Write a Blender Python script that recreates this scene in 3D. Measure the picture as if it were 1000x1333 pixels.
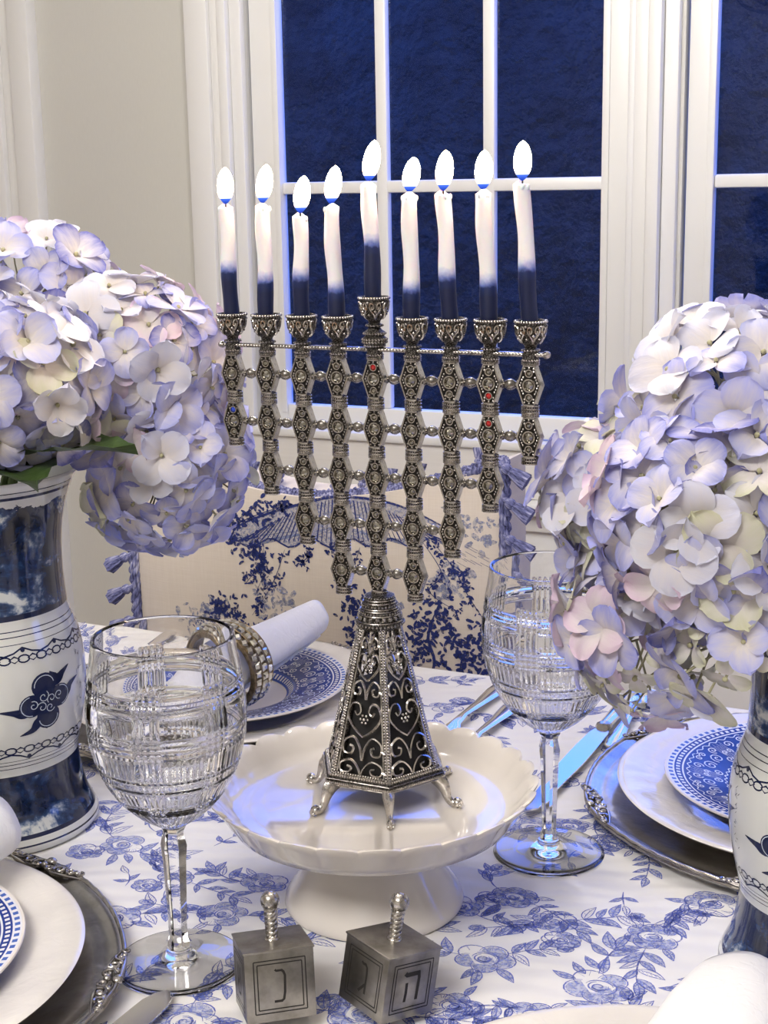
import bpy, bmesh, math, random
import numpy as np
from mathutils import Vector, Matrix, Quaternion, Euler

for o in list(bpy.data.objects):
    bpy.data.objects.remove(o, do_unlink=True)
SC = bpy.context.scene
COL = SC.collection
PI = math.pi
TZ = 0.75                      # table top height

# ------------------------------------------------------------------ camera
F, YAW, PIT, ROLL = 1900.0, math.radians(25), math.radians(12.6), math.radians(1.0)
CAM = Vector((math.sin(YAW) * .93, -math.cos(YAW) * .93, TZ + .475))
FW = Vector((-math.sin(YAW) * math.cos(PIT), math.cos(YAW) * math.cos(PIT), -math.sin(PIT)))
_r0 = Vector((math.cos(YAW), math.sin(YAW), 0)); _u0 = _r0.cross(FW)
RT = _r0 * math.cos(ROLL) - _u0 * math.sin(ROLL)
UP = _u0 * math.cos(ROLL) + _r0 * math.sin(ROLL)
cd = bpy.data.cameras.new('camera'); cam = bpy.data.objects.new('camera', cd); COL.objects.link(cam)
cd.sensor_fit = 'VERTICAL'; cd.sensor_height = 36.0; cd.lens = F / 1333 * 36.0
cd.clip_start = .02; cd.clip_end = 200
M = Matrix((RT, UP, -FW)).transposed().to_4x4(); M.translation = CAM
cam.matrix_world = M
SC.camera = cam

def ray(px, py):
    return FW * F + RT * (px - 500) - UP * (py - 666.5)
def atz(px, py, z):
    d = ray(px, py); return CAM + d * ((z - CAM.z) / d.z)
def aty(px, py, y):
    d = ray(px, py); return CAM + d * ((y - CAM.y) / d.y)

# ------------------------------------------------------------------ world, exposure
w = bpy.data.worlds.new('dusk'); SC.world = w; w.use_nodes = True
nt = w.node_tree; bg = nt.nodes['Background']
bg.inputs['Color'].default_value = (.085, .21, 1.0, 1)
bg.inputs['Strength'].default_value = 2.8
vs = SC.view_settings
vs.view_transform = 'Standard'; vs.look = 'None'; vs.gamma = 1; vs.use_curve_mapping = False
vs.exposure = 0.70
FILL_E = 12.0                  # emission of the added fill lamp
BULB_E = 310.0                 # emission of the chandelier bulbs
FLAME_E = 60.0

# ------------------------------------------------------------------ helpers
def link(o, parent=None, loc=None):
    COL.objects.link(o)
    if parent is not None: o.parent = parent
    if loc is not None: o.location = loc
    return o
def tag(o, label=None, cat=None, group=None, kind=None):
    if label: o['label'] = label
    if cat: o['category'] = cat
    if group: o['group'] = group
    if kind: o['kind'] = kind
    return o
def empty(name, loc, rz=0.0, **k):
    o = bpy.data.objects.new(name, None); o.empty_display_size = .02
    link(o, None, loc); o.rotation_euler = (0, 0, rz)
    return tag(o, **k)
def copy_tree(o, parent=None):
    c = o.copy(); COL.objects.link(c); c.parent = parent
    for ch in list(o.children): copy_tree(ch, c)
    return c

class MB:
    def __init__(s): s.v = []; s.f = []; s.m = []; s.cur = 0
    def add(s, v, f, M=None):
        b = len(s.v); s.m.extend([s.cur] * len(f))
        if M is not None: v = [M @ Vector(p) for p in v]
        s.v.extend([tuple(p) for p in v]); s.f.extend([tuple(i + b for i in q) for q in f]); return s
    def box(s, x0, x1, y0, y1, z0, z1, M=None):
        v = [(x, y, z) for z in (z0, z1) for y in (y0, y1) for x in (x0, x1)]
        return s.add(v, [(0, 2, 3, 1), (4, 5, 7, 6), (0, 1, 5, 4), (2, 6, 7, 3), (0, 4, 6, 2), (1, 3, 7, 5)], M)
    def bevbox(s, x0, x1, y0, y1, z0, z1, b=.002, M=None):
        bm = bmesh.new(); bmesh.ops.create_cube(bm, size=1)
        for v in bm.verts: v.co = Vector((x0 + (v.co.x + .5) * (x1 - x0), y0 + (v.co.y + .5) * (y1 - y0), z0 + (v.co.z + .5) * (z1 - z0)))
        bmesh.ops.bevel(bm, geom=bm.edges[:], offset=b, segments=2, profile=.5, affect='EDGES')
        s.add([v.co.copy() for v in bm.verts], [[v.index for v in f.verts] for f in bm.faces], M); bm.free(); return s
    def lathe(s, prof, n=48, M=None, close=False, fr=None):
        v = []; f = []; m = len(prof)
        for j, (r, z) in enumerate(prof):
            for i in range(n):
                a = 2 * PI * i / n
                rr, zz = (r, z) if fr is None else fr(r, z, a, j)
                v.append((rr * math.cos(a), rr * math.sin(a), zz))
        for j in range(m - 1 + (1 if close else 0)):
            j2 = (j + 1) % m
            for i in range(n):
                i2 = (i + 1) % n
                f.append((j * n + i, j * n + i2, j2 * n + i2, j2 * n + i))
        if not close:
            if prof[0][0] > 1e-6: f.append(tuple(range(n - 1, -1, -1)))
            if prof[-1][0] > 1e-6: f.append(tuple((m - 1) * n + i for i in range(n)))
        return s.add(v, f, M)
    def tube(s, pts, r, n=6, M=None, closed=False, flat=1.0):
        pts = [Vector(p) for p in pts]; m = len(pts); v = []; f = []
        t0 = None; nrm = None
        for i, p in enumerate(pts):
            if closed: t = pts[(i + 1) % m] - pts[i - 1]
            else: t = pts[min(i + 1, m - 1)] - pts[max(i - 1, 0)]
            if t.length < 1e-9: t = Vector((0, 0, 1))
            t.normalize()
            if nrm is None:
                a = Vector((0, 0, 1)) if abs(t.z) < .9 else Vector((1, 0, 0))
                nrm = t.cross(a).normalized()
            else:
                nrm = (nrm - t * nrm.dot(t))
                if nrm.length < 1e-6: nrm = t.orthogonal()
                nrm.normalize()
            b = t.cross(nrm)
            rr = r[i] if hasattr(r, '__len__') else r
            for k in range(n):
                a = 2 * PI * k / n
                v.append(p + nrm * (rr * math.cos(a)) + b * (rr * math.sin(a) * flat))
        for i in range(m - (0 if closed else 1)):
            j = (i + 1) % m
            for k in range(n):
                k2 = (k + 1) % n
                f.append((i * n + k, i * n + k2, j * n + k2, j * n + k))
        if not closed:
            f.append(tuple(range(n - 1, -1, -1))); f.append(tuple((m - 1) * n + k for k in range(n)))
        return s.add(v, f, M)
    def ball(s, c, r, n=8, m=5, sc=(1, 1, 1), M=None):
        v = [(c[0], c[1], c[2] - r * sc[2])]; f = []
        for j in range(1, m):
            ph = PI * j / m
            for i in range(n):
                a = 2 * PI * i / n
                v.append((c[0] + r * sc[0] * math.sin(ph) * math.cos(a), c[1] + r * sc[1] * math.sin(ph) * math.sin(a), c[2] - r * sc[2] * math.cos(ph)))
        v.append((c[0], c[1], c[2] + r * sc[2]))
        for i in range(n):
            i2 = (i + 1) % n
            f.append((0, 1 + i2, 1 + i))
            for j in range(m - 2):
                a = 1 + j * n
                f.append((a + i, a + i2, a + n + i2, a + n + i))
            a = 1 + (m - 2) * n
            f.append((a + i, a + i2, len(v) - 1))
        return s.add(v, f, M)
    def prism(s, poly, y0, y1, M=None):      # polygon in XZ, extruded along Y
        n = len(poly)
        v = [(x, y0, z) for x, z in poly] + [(x, y1, z) for x, z in poly]
        f = [tuple(range(n)), tuple(range(2 * n - 1, n - 1, -1))] + [(i, i + n, (i + 1) % n + n, (i + 1) % n) for i in range(n)]
        return s.add(v, f, M)
    def mesh(s, name, mat, smooth=30):
        me = bpy.data.meshes.new(name); me.from_pydata(s.v, [], s.f)
        if isinstance(mat, (list, tuple)):
            for m_ in mat: me.materials.append(m_)
            me.polygons.foreach_set('material_index', s.m)
        elif mat: me.materials.append(mat)
        if smooth:
            me.polygons.foreach_set('use_smooth', [True] * len(me.polygons))
            if smooth < 180: me.set_sharp_from_angle(angle=math.radians(smooth))
        me.update(); return me
    def build(s, name, mat, parent=None, loc=None, smooth=30, fixn=False, **k):
        me = s.mesh(name, mat, smooth)
        if fixn:
            bm = bmesh.new(); bm.from_mesh(me); bmesh.ops.recalc_face_normals(bm, faces=bm.faces[:]); bm.to_mesh(me); bm.free()
        o = bpy.data.objects.new(name, me); link(o, parent, loc)
        return tag(o, **k)

def inst(name, me, parent=None, loc=None, rot=None):
    o = bpy.data.objects.new(name, me); link(o, parent, loc)
    if rot is not None: o.rotation_euler = rot
    return o

def catmull(P, k=8):
    out = []; n = len(P)
    for i in range(n - 1):
        p0, p1, p2, p3 = [np.array(P[max(0, min(n - 1, j))], float) for j in (i - 1, i, i + 1, i + 2)]
        for t in np.linspace(0, 1, k, endpoint=False):
            out.append(tuple(.5 * ((2 * p1) + (-p0 + p2) * t + (2 * p0 - 5 * p1 + 4 * p2 - p3) * t * t + (-p0 + 3 * p1 - 3 * p2 + p3) * t ** 3)))
    out.append(tuple(P[-1])); return out
def spiral(cx, cy, r0, r1, a0, turns, n=18):
    return [(cx + (r0 + (r1 - r0) * i / n) * math.cos(a0 + turns * 2 * PI * i / n), cy + (r0 + (r1 - r0) * i / n) * math.sin(a0 + turns * 2 * PI * i / n)) for i in range(n + 1)]

# flat print: ribbons and filled shapes laid on a surface given by f(u, v, lift)
class Print:
    def __init__(s, fn): s.fn = fn; s.v = []; s.f = []
    def stroke(s, pts, wd, lift=0.0, taper=True):
        m = len(pts)
        if m < 2: return
        b = len(s.v)
        for i, (x, y) in enumerate(pts):
            xa, ya = pts[max(i - 1, 0)]; xb, yb = pts[min(i + 1, m - 1)]
            tx, ty = xb - xa, yb - ya; l = math.hypot(tx, ty) or 1
            t = i / (m - 1)
            h = .5 * wd * ((.35 + .65 * math.sin(PI * min(max(t, .0), 1.0))) if taper else 1)
            nx, ny = -ty / l * h, tx / l * h
            s.v.append(s.fn(x + nx, y + ny, lift)); s.v.append(s.fn(x - nx, y - ny, lift))
        for i in range(m - 1):
            s.f.append((b + 2 * i, b + 2 * i + 1, b + 2 * i + 3, b + 2 * i + 2))
    def tail(s, pts, w0, w1, lift=0.0):
        m = len(pts); b = len(s.v)
        for i, (x, y) in enumerate(pts):
            xa, ya = pts[max(i - 1, 0)]; xb, yb = pts[min(i + 1, m - 1)]; tx, ty = xb - xa, yb - ya; l = math.hypot(tx, ty) or 1
            h = .5 * (w0 + (w1 - w0) * i / (m - 1)); s.v.append(s.fn(x - ty / l * h, y + tx / l * h, lift)); s.v.append(s.fn(x + ty / l * h, y - tx / l * h, lift))
        for i in range(m - 1): s.f.append((b + 2 * i, b + 2 * i + 1, b + 2 * i + 3, b + 2 * i + 2))
    def fan(s, pts, lift=0.0, c=None):
        n = len(pts)
        if c is None: c = (sum(p[0] for p in pts) / n, sum(p[1] for p in pts) / n)
        b = len(s.v); s.v.append(s.fn(c[0], c[1], lift))
        for p in pts: s.v.append(s.fn(p[0], p[1], lift))
        for i in range(n): s.f.append((b, b + 1 + i, b + 1 + (i + 1) % n))
    def build(s, name, mat, parent, **k):
        me = bpy.data.meshes.new(name); me.from_pydata([tuple(p) for p in s.v], [], s.f); me.materials.append(mat); me.update()
        o = bpy.data.objects.new(name, me); link(o, parent)
        return tag(o, **k)

# ------------------------------------------------------------------ materials
def mat(name, col=(.8, .8, .8), rough=.5, metal=0.0, **k):
    m = bpy.data.materials.new(name); m.use_nodes = True
    b = m.node_tree.nodes['Principled BSDF']
    b.inputs['Base Color'].default_value = (*col, 1); b.inputs['Roughness'].default_value = rough; b.inputs['Metallic'].default_value = metal
    for kk, v in k.items(): b.inputs[kk].default_value = v
    return m
class N:                                   # tiny node-graph helper
    def __init__(s, m): s.t = m.node_tree; s.b = s.t.nodes.get('Principled BSDF'); s.o = s.t.nodes.get('Material Output')
    def n(s, ty, **k):
        x = s.t.nodes.new(ty)
        for kk, v in k.items(): setattr(x, kk, v)
        return x
    def l(s, a, b): s.t.links.new(a, b)
    def val(s, sock, v):
        if hasattr(v, 'is_output'): s.l(v, sock)
        else: sock.default_value = v
    def math(s, op, a, b=0.0, c=None):
        x = s.n('ShaderNodeMath', operation=op); s.val(x.inputs[0], a); s.val(x.inputs[1], b)
        if c is not None: s.val(x.inputs[2], c)
        return x.outputs[0]
    def coord(s, which='Object'): return s.n('ShaderNodeTexCoord').outputs[which]
    def mapping(s, v, scale=(1, 1, 1), loc=(0, 0, 0), rot=(0, 0, 0)):
        x = s.n('ShaderNodeMapping'); s.l(v, x.inputs['Vector']); x.inputs['Scale'].default_value = scale; x.inputs['Location'].default_value = loc; x.inputs['Rotation'].default_value = rot
        return x.outputs[0]
    def noise(s, v, scale, detail=3, rough=.5, dist=0.0):
        x = s.n('ShaderNodeTexNoise'); s.l(v, x.inputs['Vector']); x.inputs['Scale'].default_value = scale; x.inputs['Detail'].default_value = detail; x.inputs['Roughness'].default_value = rough; x.inputs['Distortion'].default_value = dist
        return x.outputs['Fac']
    def voro(s, v, scale, feature='F1', out='Distance'):
        x = s.n('ShaderNodeTexVoronoi', feature=feature); s.l(v, x.inputs['Vector']); x.inputs['Scale'].default_value = scale
        return x.outputs[out]
    def ramp(s, fac, stops, interp='LINEAR'):
        x = s.n('ShaderNodeValToRGB'); s.l(fac, x.inputs[0]); e = x.color_ramp.elements; x.color_ramp.interpolation = interp
        while len(e) < len(stops): e.new(.5)
        for q, (p, c) in zip(e, stops): q.position = p; q.color = (*c, 1) if len(c) == 3 else c
        return x.outputs[0]
    def mix(s, fac, a, b):
        x = s.n('ShaderNodeMix', data_type='RGBA'); s.val(x.inputs[0], fac)
        for sock, v in ((x.inputs[6], a), (x.inputs[7], b)):
            if hasattr(v, 'is_output'): s.l(v, sock)
            else: sock.default_value = (*v, 1)
        return x.outputs[2]
    def bump(s, h, strength=.3, dist=.001):
        x = s.n('ShaderNodeBump'); s.l(h, x.inputs['Height']); x.inputs['Strength'].default_value = strength; x.inputs['Distance'].default_value = dist
        s.l(x.outputs[0], s.b.inputs['Normal']); return x.outputs[0]
    def col(s, c): s.l(c, s.b.inputs['Base Color'])
    def sep(s, v):
        x = s.n('ShaderNodeSeparateXYZ'); s.l(v, x.inputs[0]); return x.outputs

def m_wallpaper():
    m = mat('wallpaper', (.62, .615, .57), .85); g = N(m); c = g.coord()
    nz = g.noise(g.mapping(c, (1, 1, 1)), 6, 3); fine = g.noise(g.mapping(c, (400, 400, 60)), 1, 2)
    g.col(g.mix(g.math('MULTIPLY', fine, .35), (.65, .645, .60), (.55, .545, .50))); g.bump(fine, .15, .0005); return m
def m_paint():
    m = mat('white_paint', (.80, .80, .785), .35); g = N(m); c = g.coord()
    g.bump(g.noise(g.mapping(c, (60, 60, 6)), 1, 2), .06, .001); return m
def m_apron():
    m = mat('brushed_cream_paint', (.76, .74, .70), .45); g = N(m); c = g.coord()
    nz = g.noise(g.mapping(c, (5, 40, 120)), 1, 4)
    g.col(g.mix(nz, (.70, .68, .64), (.82, .80, .77))); g.bump(nz, .3, .001); return m
def m_silver(name='antique_silver', col=(.54, .51, .47), dark=(.09, .08, .07), rough=.16, scale=200, amt=.7, bump=.1):
    m = mat(name, col, rough, 1.0); g = N(m); c = g.coord()
    nz = g.noise(c, scale, 4, .65); v = g.voro(c, scale * 6)
    fac = g.math('MULTIPLY', g.ramp(nz, [(.47, (0, 0, 0)), (.64, (1, 1, 1))]), amt)
    g.col(g.mix(fac, col, dark))
    g.val(g.b.inputs['Roughness'], g.math('ADD', g.math('MULTIPLY', fac, .25), rough))
    if bump: g.bump(g.math('SUBTRACT', 1.0, v), bump, .0004)
    return m
def m_pewter():
    m = mat('pewter', (.36, .345, .32), .34, 1.0); g = N(m); c = g.coord()
    a = g.noise(c, 60, 4, .6); b = g.noise(g.mapping(c, (900, 900, 60)), 1, 2)
    g.col(g.mix(g.ramp(a, [(.35, (0, 0, 0)), (.7, (1, 1, 1))]), (.38, .36, .33), (.20, .19, .17)))
    g.val(g.b.inputs['Roughness'], g.math('ADD', .24, g.math('MULTIPLY', a, .22))); g.bump(b, .08, .0003); return m
def m_tray():
    m = mat('tarnished_silver_tray', (.50, .475, .44), .24, 1.0); g = N(m); c = g.coord()
    a = g.noise(c, 35, 4, .6); b = g.noise(c, 160, 2, .5, 1.2)
    g.col(g.mix(g.ramp(a, [(.35, (0, 0, 0)), (.72, (1, 1, 1))]), (.58, .56, .53), (.30, .27, .24))); g.bump(b, .12, .001); return m
def m_cloth():
    m = mat('white_damask_cotton', (.80, .785, .775), .9); g = N(m); c = g.coord()
    wv = g.n('ShaderNodeTexWave', wave_type='BANDS', bands_direction='Y'); g.l(g.mapping(c, (1, 1, 1), rot=(0, 0, -.35)), wv.inputs['Vector'])
    wv.inputs['Scale'].default_value = 18; wv.inputs['Distortion'].default_value = 7; wv.inputs['Detail'].default_value = 2; wv.inputs['Detail Scale'].default_value = .6
    wave = g.n('ShaderNodeTexNoise'); 
    fine = g.noise(c, 1500, 1)
    g.l(g.coord(), wave.inputs['Vector']); wave.inputs['Scale'].default_value = 9
    h = g.math('ADD', g.math('MULTIPLY', wv.outputs['Fac'], .5), g.math('ADD', g.math('MULTIPLY', wave.outputs['Fac'], 1.2), g.math('MULTIPLY', fine, .04)))
    g.bump(h, .35, .004); return m
def m_ink(name, col, alpha, scale=500, lo=.35, hi=.6):
    m = mat(name, col, .9); g = N(m); c = g.coord()
    nz = g.noise(c, scale, 3, .6)
    a = g.math('MULTIPLY', g.ramp(nz, [(lo, (.45, .45, .45)), (hi, (1, 1, 1))]), alpha)
    g.val(g.b.inputs['Alpha'], a); return m
def m_linen():
    m = mat('cream_linen', (.66, .58, .49), .9); g = N(m); c = g.coord()
    a = g.noise(g.mapping(c, (30, 30, 900)), 1, 3); b = g.noise(g.mapping(c, (900, 30, 30)), 1, 3)
    g.col(g.mix(g.math('MULTIPLY', g.math('ADD', a, b), .5), (.60, .52, .43), (.76, .69, .60))); g.bump(a, .2, .0006); return m
def m_napkin():
    m = mat('white_damask_napkin', (.86, .86, .86), .85); g = N(m); c = g.coord()
    a = g.noise(c, 55, 2, .5, 2.0); b = g.noise(c, 1600, 1)
    g.bump(g.math('ADD', g.ramp(a, [(.48, (0, 0, 0)), (.54, (1, 1, 1))]), g.math('MULTIPLY', b, .3)), .25, .0006); return m
def m_glaze(name, col, bump=.0, scale=60):
    m = mat(name, col, .12, 0.0, **{'Coat Weight': .6, 'Coat Roughness': .03})
    if bump:
        g = N(m); g.bump(g.noise(g.coord(), scale, 3, .5, 1.5), bump, .002)
    return m
def m_glass():
    m = mat('crystal_glass', (1, 1, 1), 0.0, 0.0, **{'IOR': 1.5, 'Transmission Weight': 1.0}); return m
def m_pane():
    m = bpy.data.materials.new('window_glass'); m.use_nodes = True; g = N(m)
    t = g.n('ShaderNodeBsdfTransparent'); gl = g.n('ShaderNodeBsdfGlossy'); gl.inputs['Roughness'].default_value = .01
    fr = g.n('ShaderNodeFresnel'); fr.inputs['IOR'].default_value = 1.5
    mx = g.n('ShaderNodeMixShader'); g.l(fr.outputs[0], mx.inputs[0]); g.l(t.outputs[0], mx.inputs[1]); g.l(gl.outputs[0], mx.inputs[2])
    t.inputs['Color'].default_value = (.9, .93, .97, 1)
    g.l(mx.outputs[0], g.o.inputs['Surface']); return m
def m_emit(name, col, st):
    m = bpy.data.materials.new(name); m.use_nodes = True; g = N(m)
    e = g.n('ShaderNodeEmission'); e.inputs['Color'].default_value = (*col, 1); e.inputs['Strength'].default_value = st
    g.l(e.outputs[0], g.o.inputs['Surface']); return m
def m_flame():
    m = bpy.data.materials.new('candle_flame'); m.use_nodes = True; g = N(m)
    z = g.sep(g.coord())[2]
    c = g.ramp(g.math('MULTIPLY', z, 40.0), [(.0, (.02, .06, .5)), (.13, (.05, .12, .6)), (.24, (1, .62, .30)), (.5, (1, .80, .50)), (1, (1, .72, .36))])
    s = g.ramp(g.math('MULTIPLY', z, 40.0), [(.0, (.01, .01, .01)), (.13, (.02, .02, .02)), (.26, (.5, .5, .5)), (.45, (1, 1, 1)), (1, (.8, .8, .8))])
    e = g.n('ShaderNodeEmission'); g.l(c, e.inputs['Color']); g.l(g.math('MULTIPLY', s, FLAME_E), e.inputs['Strength'])
    g.l(e.outputs[0], g.o.inputs['Surface']); return m
def m_wax():
    m = mat('dipped_wax', (.9, .9, .92), .45, 0.0, **{'Subsurface Weight': .35, 'Subsurface Scale': .006}); g = N(m); c = g.coord()
    z = g.sep(c)[2]; oi = g.n('ShaderNodeObjectInfo')
    sp = g.n('ShaderNodeSeparateColor'); g.l(oi.outputs['Color'], sp.inputs[0])
    d = g.math('ADD', g.math('SUBTRACT', z, g.math('MULTIPLY', sp.outputs[0], .1)), g.math('MULTIPLY', g.math('SUBTRACT', g.noise(c, 300, 2), .5), .004))
    f = g.math('MULTIPLY_ADD', d, 70.0, .5)
    col = g.ramp(f, [(.0, (.003, .009, .055)), (.38, (.006, .020, .11)), (.52, (.13, .18, .50)), (.8, (.62, .64, .82)), (1, (.88, .87, .90))])
    g.col(col); g.bump(g.noise(c, 500, 2), .15, .0006); return m
def m_petal():
    m = bpy.data.materials.new('hydrangea_petal'); m.use_nodes = True; g = N(m)
    at = g.n('ShaderNodeAttribute', attribute_name='edge'); oi = g.n('ShaderNodeObjectInfo'); c = g.coord()
    v = g.noise(g.mapping(c, (90, 380, 90)), 1, 3, .6)
    f = g.math('ADD', g.math('MULTIPLY', at.outputs['Fac'], .95), g.math('MULTIPLY', g.math('SUBTRACT', v, .5), .7))
    f = g.ramp(f, [(.12, (0, 0, 0)), (.95, (1, 1, 1))])
    col = g.mix(f, (.78, .73, .71), oi.outputs['Color'])
    b = g.b; b.inputs['Roughness'].default_value = .6; g.l(col, b.inputs['Base Color']); b.inputs['Specular IOR Level'].default_value = .25
    tr = g.n('ShaderNodeBsdfTranslucent'); g.l(col, tr.inputs['Color'])
    mx = g.n('ShaderNodeMixShader'); mx.inputs[0].default_value = .2; g.l(b.outputs[0], mx.inputs[1]); g.l(tr.outputs[0], mx.inputs[2]); g.l(mx.outputs[0], g.o.inputs['Surface'])
    bp = g.n('ShaderNodeBump'); g.l(v, bp.inputs['Height']); bp.inputs['Strength'].default_value = .35; bp.inputs['Distance'].default_value = .001; g.l(bp.outputs[0], b.inputs['Normal'])
    return m
def m_leaf():
    m = mat('dark_green_leaf', (.03, .06, .012), .4); g = N(m); c = g.coord()
    nz = g.noise(c, 90, 3); g.col(g.mix(nz, (.015, .035, .008), (.07, .12, .03))); g.bump(nz, .4, .002); return m
def m_vase():
    m = mat('blue_white_porcelain', (.7, .7, .66), .10, 0.0, **{'Coat Weight': .5, 'Coat Roughness': .03}); g = N(m); c = g.coord(); X = g.sep(c)
    z = X[2]
    white = g.mix(g.noise(c, 30, 2), (.66, .665, .63), (.72, .725, .69))
    # painted landscape: washes of navy with pale breaks
    st = g.mapping(c, (22, 22, 30)); n1 = g.noise(st, 1.0, 6, .62, .8); n2 = g.noise(g.mapping(c, (70, 70, 110)), 1, 4, .6); n3 = g.noise(g.mapping(c, (260, 260, 160)), 1, 2)
    mixn = g.math('ADD', g.math('MULTIPLY', n1, .72), g.math('ADD', g.math('MULTIPLY', n2, .22), g.math('MULTIPLY', n3, .10)))
    land = g.ramp(mixn, [(.42, (.002, .005, .020)), (.52, (.006, .018, .065)), (.565, (.020, .055, .15)), (.60, (.20, .25, .34)), (.64, (.62, .64, .62))])
    def band(a, b): return g.math('MULTIPLY', g.math('GREATER_THAN', z, a), g.math('LESS_THAN', z, b))
    wob = g.math('ADD', z, g.math('MULTIPLY', g.math('SUBTRACT', n2, .5), .02))
    up = g.math('MULTIPLY', g.math('GREATER_THAN', z, .1765), g.math('LESS_THAN', wob, .258))
    lo = band(.0125, .0555)
    col = g.mix(up, white, land); col = g.mix(lo, col, land)
    navy = (.006, .012, .05)
    for a, b in ((.1745, .1785), (.2640, .2662), (.2688, .2696), (.0548, .0578), (.0112, .0140), (.1668, .1675), (.1630, .1637), (.1580, .1585), (.0640, .0646), (.0672, .0678), (.0700, .0704), (.0060, .0072)):
        col = g.mix(band(a, b), col, navy)
    g.col(col); return m
def m_blueplate():
    m = mat('blue_transfer_plate', (.8, .76, .70), .22, 0.0, **{'Specular IOR Level': .35}); g = N(m); c = g.coord(); X = g.sep(c)
    r = g.math('SQRT', g.math('ADD', g.math('MULTIPLY', X[0], X[0]), g.math('MULTIPLY', X[1], X[1])))
    th = g.math('ARCTAN2', X[1], X[0])
    def band(a, b): return g.math('MULTIPLY', g.math('GREATER_THAN', r, a), g.math('LESS_THAN', r, b))
    cream = (.78, .73, .67); pale = (.76, .77, .80); blue = g.mix(g.noise(c, 160, 3), (.006, .026, .20), (.012, .045, .29))
    top = g.math('GREATER_THAN', X[2], .0085)
    bead = lambda k: g.math('GREATER_THAN', g.math('SINE', g.math('MULTIPLY', th, k)), -.1)
    col = g.mix(band(.0555, .0640), cream, g.mix(g.math('MULTIPLY', bead(84.0), band(.0575, .0620)), (.03, .08, .40), pale))
    col = g.mix(band(.0640, .0990), col, blue)
    col = g.mix(band(.0990, .1003), col, pale)
    col = g.mix(band(.1003, .1062), col, g.mix(g.math('MULTIPLY', bead(120.0), band(.1018, .1048)), blue, pale))
    col = g.mix(band(.1062, .1120), col, g.mix(g.math('MULTIPLY', bead(96.0), band(.1075, .1108)), pale, (.05, .12, .45)))
    g.col(col); return m
def m_hedge():
    m = mat('dark_foliage', (.05, .07, .05), .9); g = N(m); c = g.coord()
    n1 = g.noise(c, 3.5, 5, .65); g.col(g.mix(g.ramp(n1, [(.35, (0, 0, 0)), (.65, (1, 1, 1))]), (.0015, .003, .004), (.016, .022, .024))); g.bump(g.noise(c, 12, 4), 1, .1); return m
def m_wood(name, a, b, sc=(4, 60, 60)):
    m = mat(name, a, .45); g = N(m); nz = g.noise(g.mapping(g.coord(), sc), 1, 4); g.col(g.mix(nz, a, b)); return m

MT = dict(wall=m_wallpaper(), paint=m_paint(), apron=m_apron(), silver=m_silver(), silver_smooth=m_silver('polished_old_silver', (.60, .57, .53), (.12, .11, .10), .17, 120, .6, 0),
          pewter=m_pewter(), silver_dim=m_silver('dim_silver', (.36, .34, .31), (.06, .055, .05), .20, 200, .6, 0), tray=m_tray(), cloth=m_cloth(), linen=m_linen(), napkin=m_napkin(), cake=m_glaze('cream_glaze', (.74, .69, .63), .05, 14), dinner=m_glaze('cream_embossed_glaze', (.80, .76, .70), .22, 60),
          glass=m_glass(), pane=m_pane(), flame=m_flame(), wax=m_wax(), petal=m_petal(), leaf=m_leaf(), vase=m_vase(), bplate=m_blueplate(), hedge=m_hedge(),
          ink=m_ink('blue_print_line', (.10, .14, .52), .85), wash=m_ink('pale_blue_print_wash', (.22, .29, .70), .55, 300, .38, .62), navy=m_ink('navy_toile_print', (.014, .026, .15), .97, 260, .34, .48), toile2=m_ink('pale_toile_print', (.25, .29, .48), .55, 300, .4, .6),
          vnavy=mat('cobalt_brushwork', (.006, .012, .055), .12), vpale=mat('pale_reserve_line', (.55, .62, .72), .15), white_print=mat('white_transfer_scroll', (.70, .74, .85), .12),
          gem=mat('smoky_crystal', (.42, .41, .36), .04, 1.0), red_gem=mat('red_crystal', (.55, .02, .02), .05, .3, **{'Coat Weight': 1.0}), blue_gem=mat('blue_crystal', (.02, .08, .7), .05, .3, **{'Coat Weight': 1.0}),
          rhine=mat('grey_rhinestone', (.62, .60, .54), .08, .85, **{'Coat Weight': 1.0}), bronze=m_silver('aged_brass', (.26, .20, .12), (.03, .022, .015), .35, 120, .6, .2), steel=mat('bright_silver_flatware', (.74, .73, .72), .12, 1.0),
          dark_silver=mat('oxidised_silver', (.070, .064, .057), .42, .9), vinner=mat('plain_white_glaze', (.62, .63, .60), .15), recess=mat('blackened_silver', (.022, .020, .018), .45, .8), inner_dark=mat('dark_interior', (.012, .011, .011), .8), engrave=mat('dark_engraving', (.025, .022, .02), .6, .3), wick=mat('burnt_wick', (.02, .015, .012), .9), pedicel=mat('floret_stalk', (.42, .40, .24), .6), bead=mat('floret_eye', (.40, .30, .34), .5), stem=mat('green_stem', (.07, .11, .03), .6),
          fringe=m_ink('unused', (.2, .2, .4), 1.0), floor=m_wood('oak_floor', (.22, .12, .06), (.32, .19, .10)), wood=m_wood('walnut', (.10, .05, .025), (.16, .08, .04)), lawn=mat('night_lawn', (.006, .010, .008), 1.0), ceiling=mat('ceiling_paint', (.8, .8, .79), .9))
def m_fringe():
    m = mat('blue_grey_fringe', (.2, .2, .4), .9); g = N(m); c = g.coord(); nz = g.noise(g.mapping(c, (420, 420, 60)), 1, 2); big = g.noise(c, 60, 2)
    f = g.math('ADD', g.math('MULTIPLY', nz, .6), g.math('MULTIPLY', big, .4))
    g.col(g.ramp(f, [(.36, (.02, .022, .07)), (.5, (.14, .15, .32)), (.66, (.46, .46, .60))])); g.bump(nz, .6, .001); return m
MT['fringe'] = m_fringe()
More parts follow.
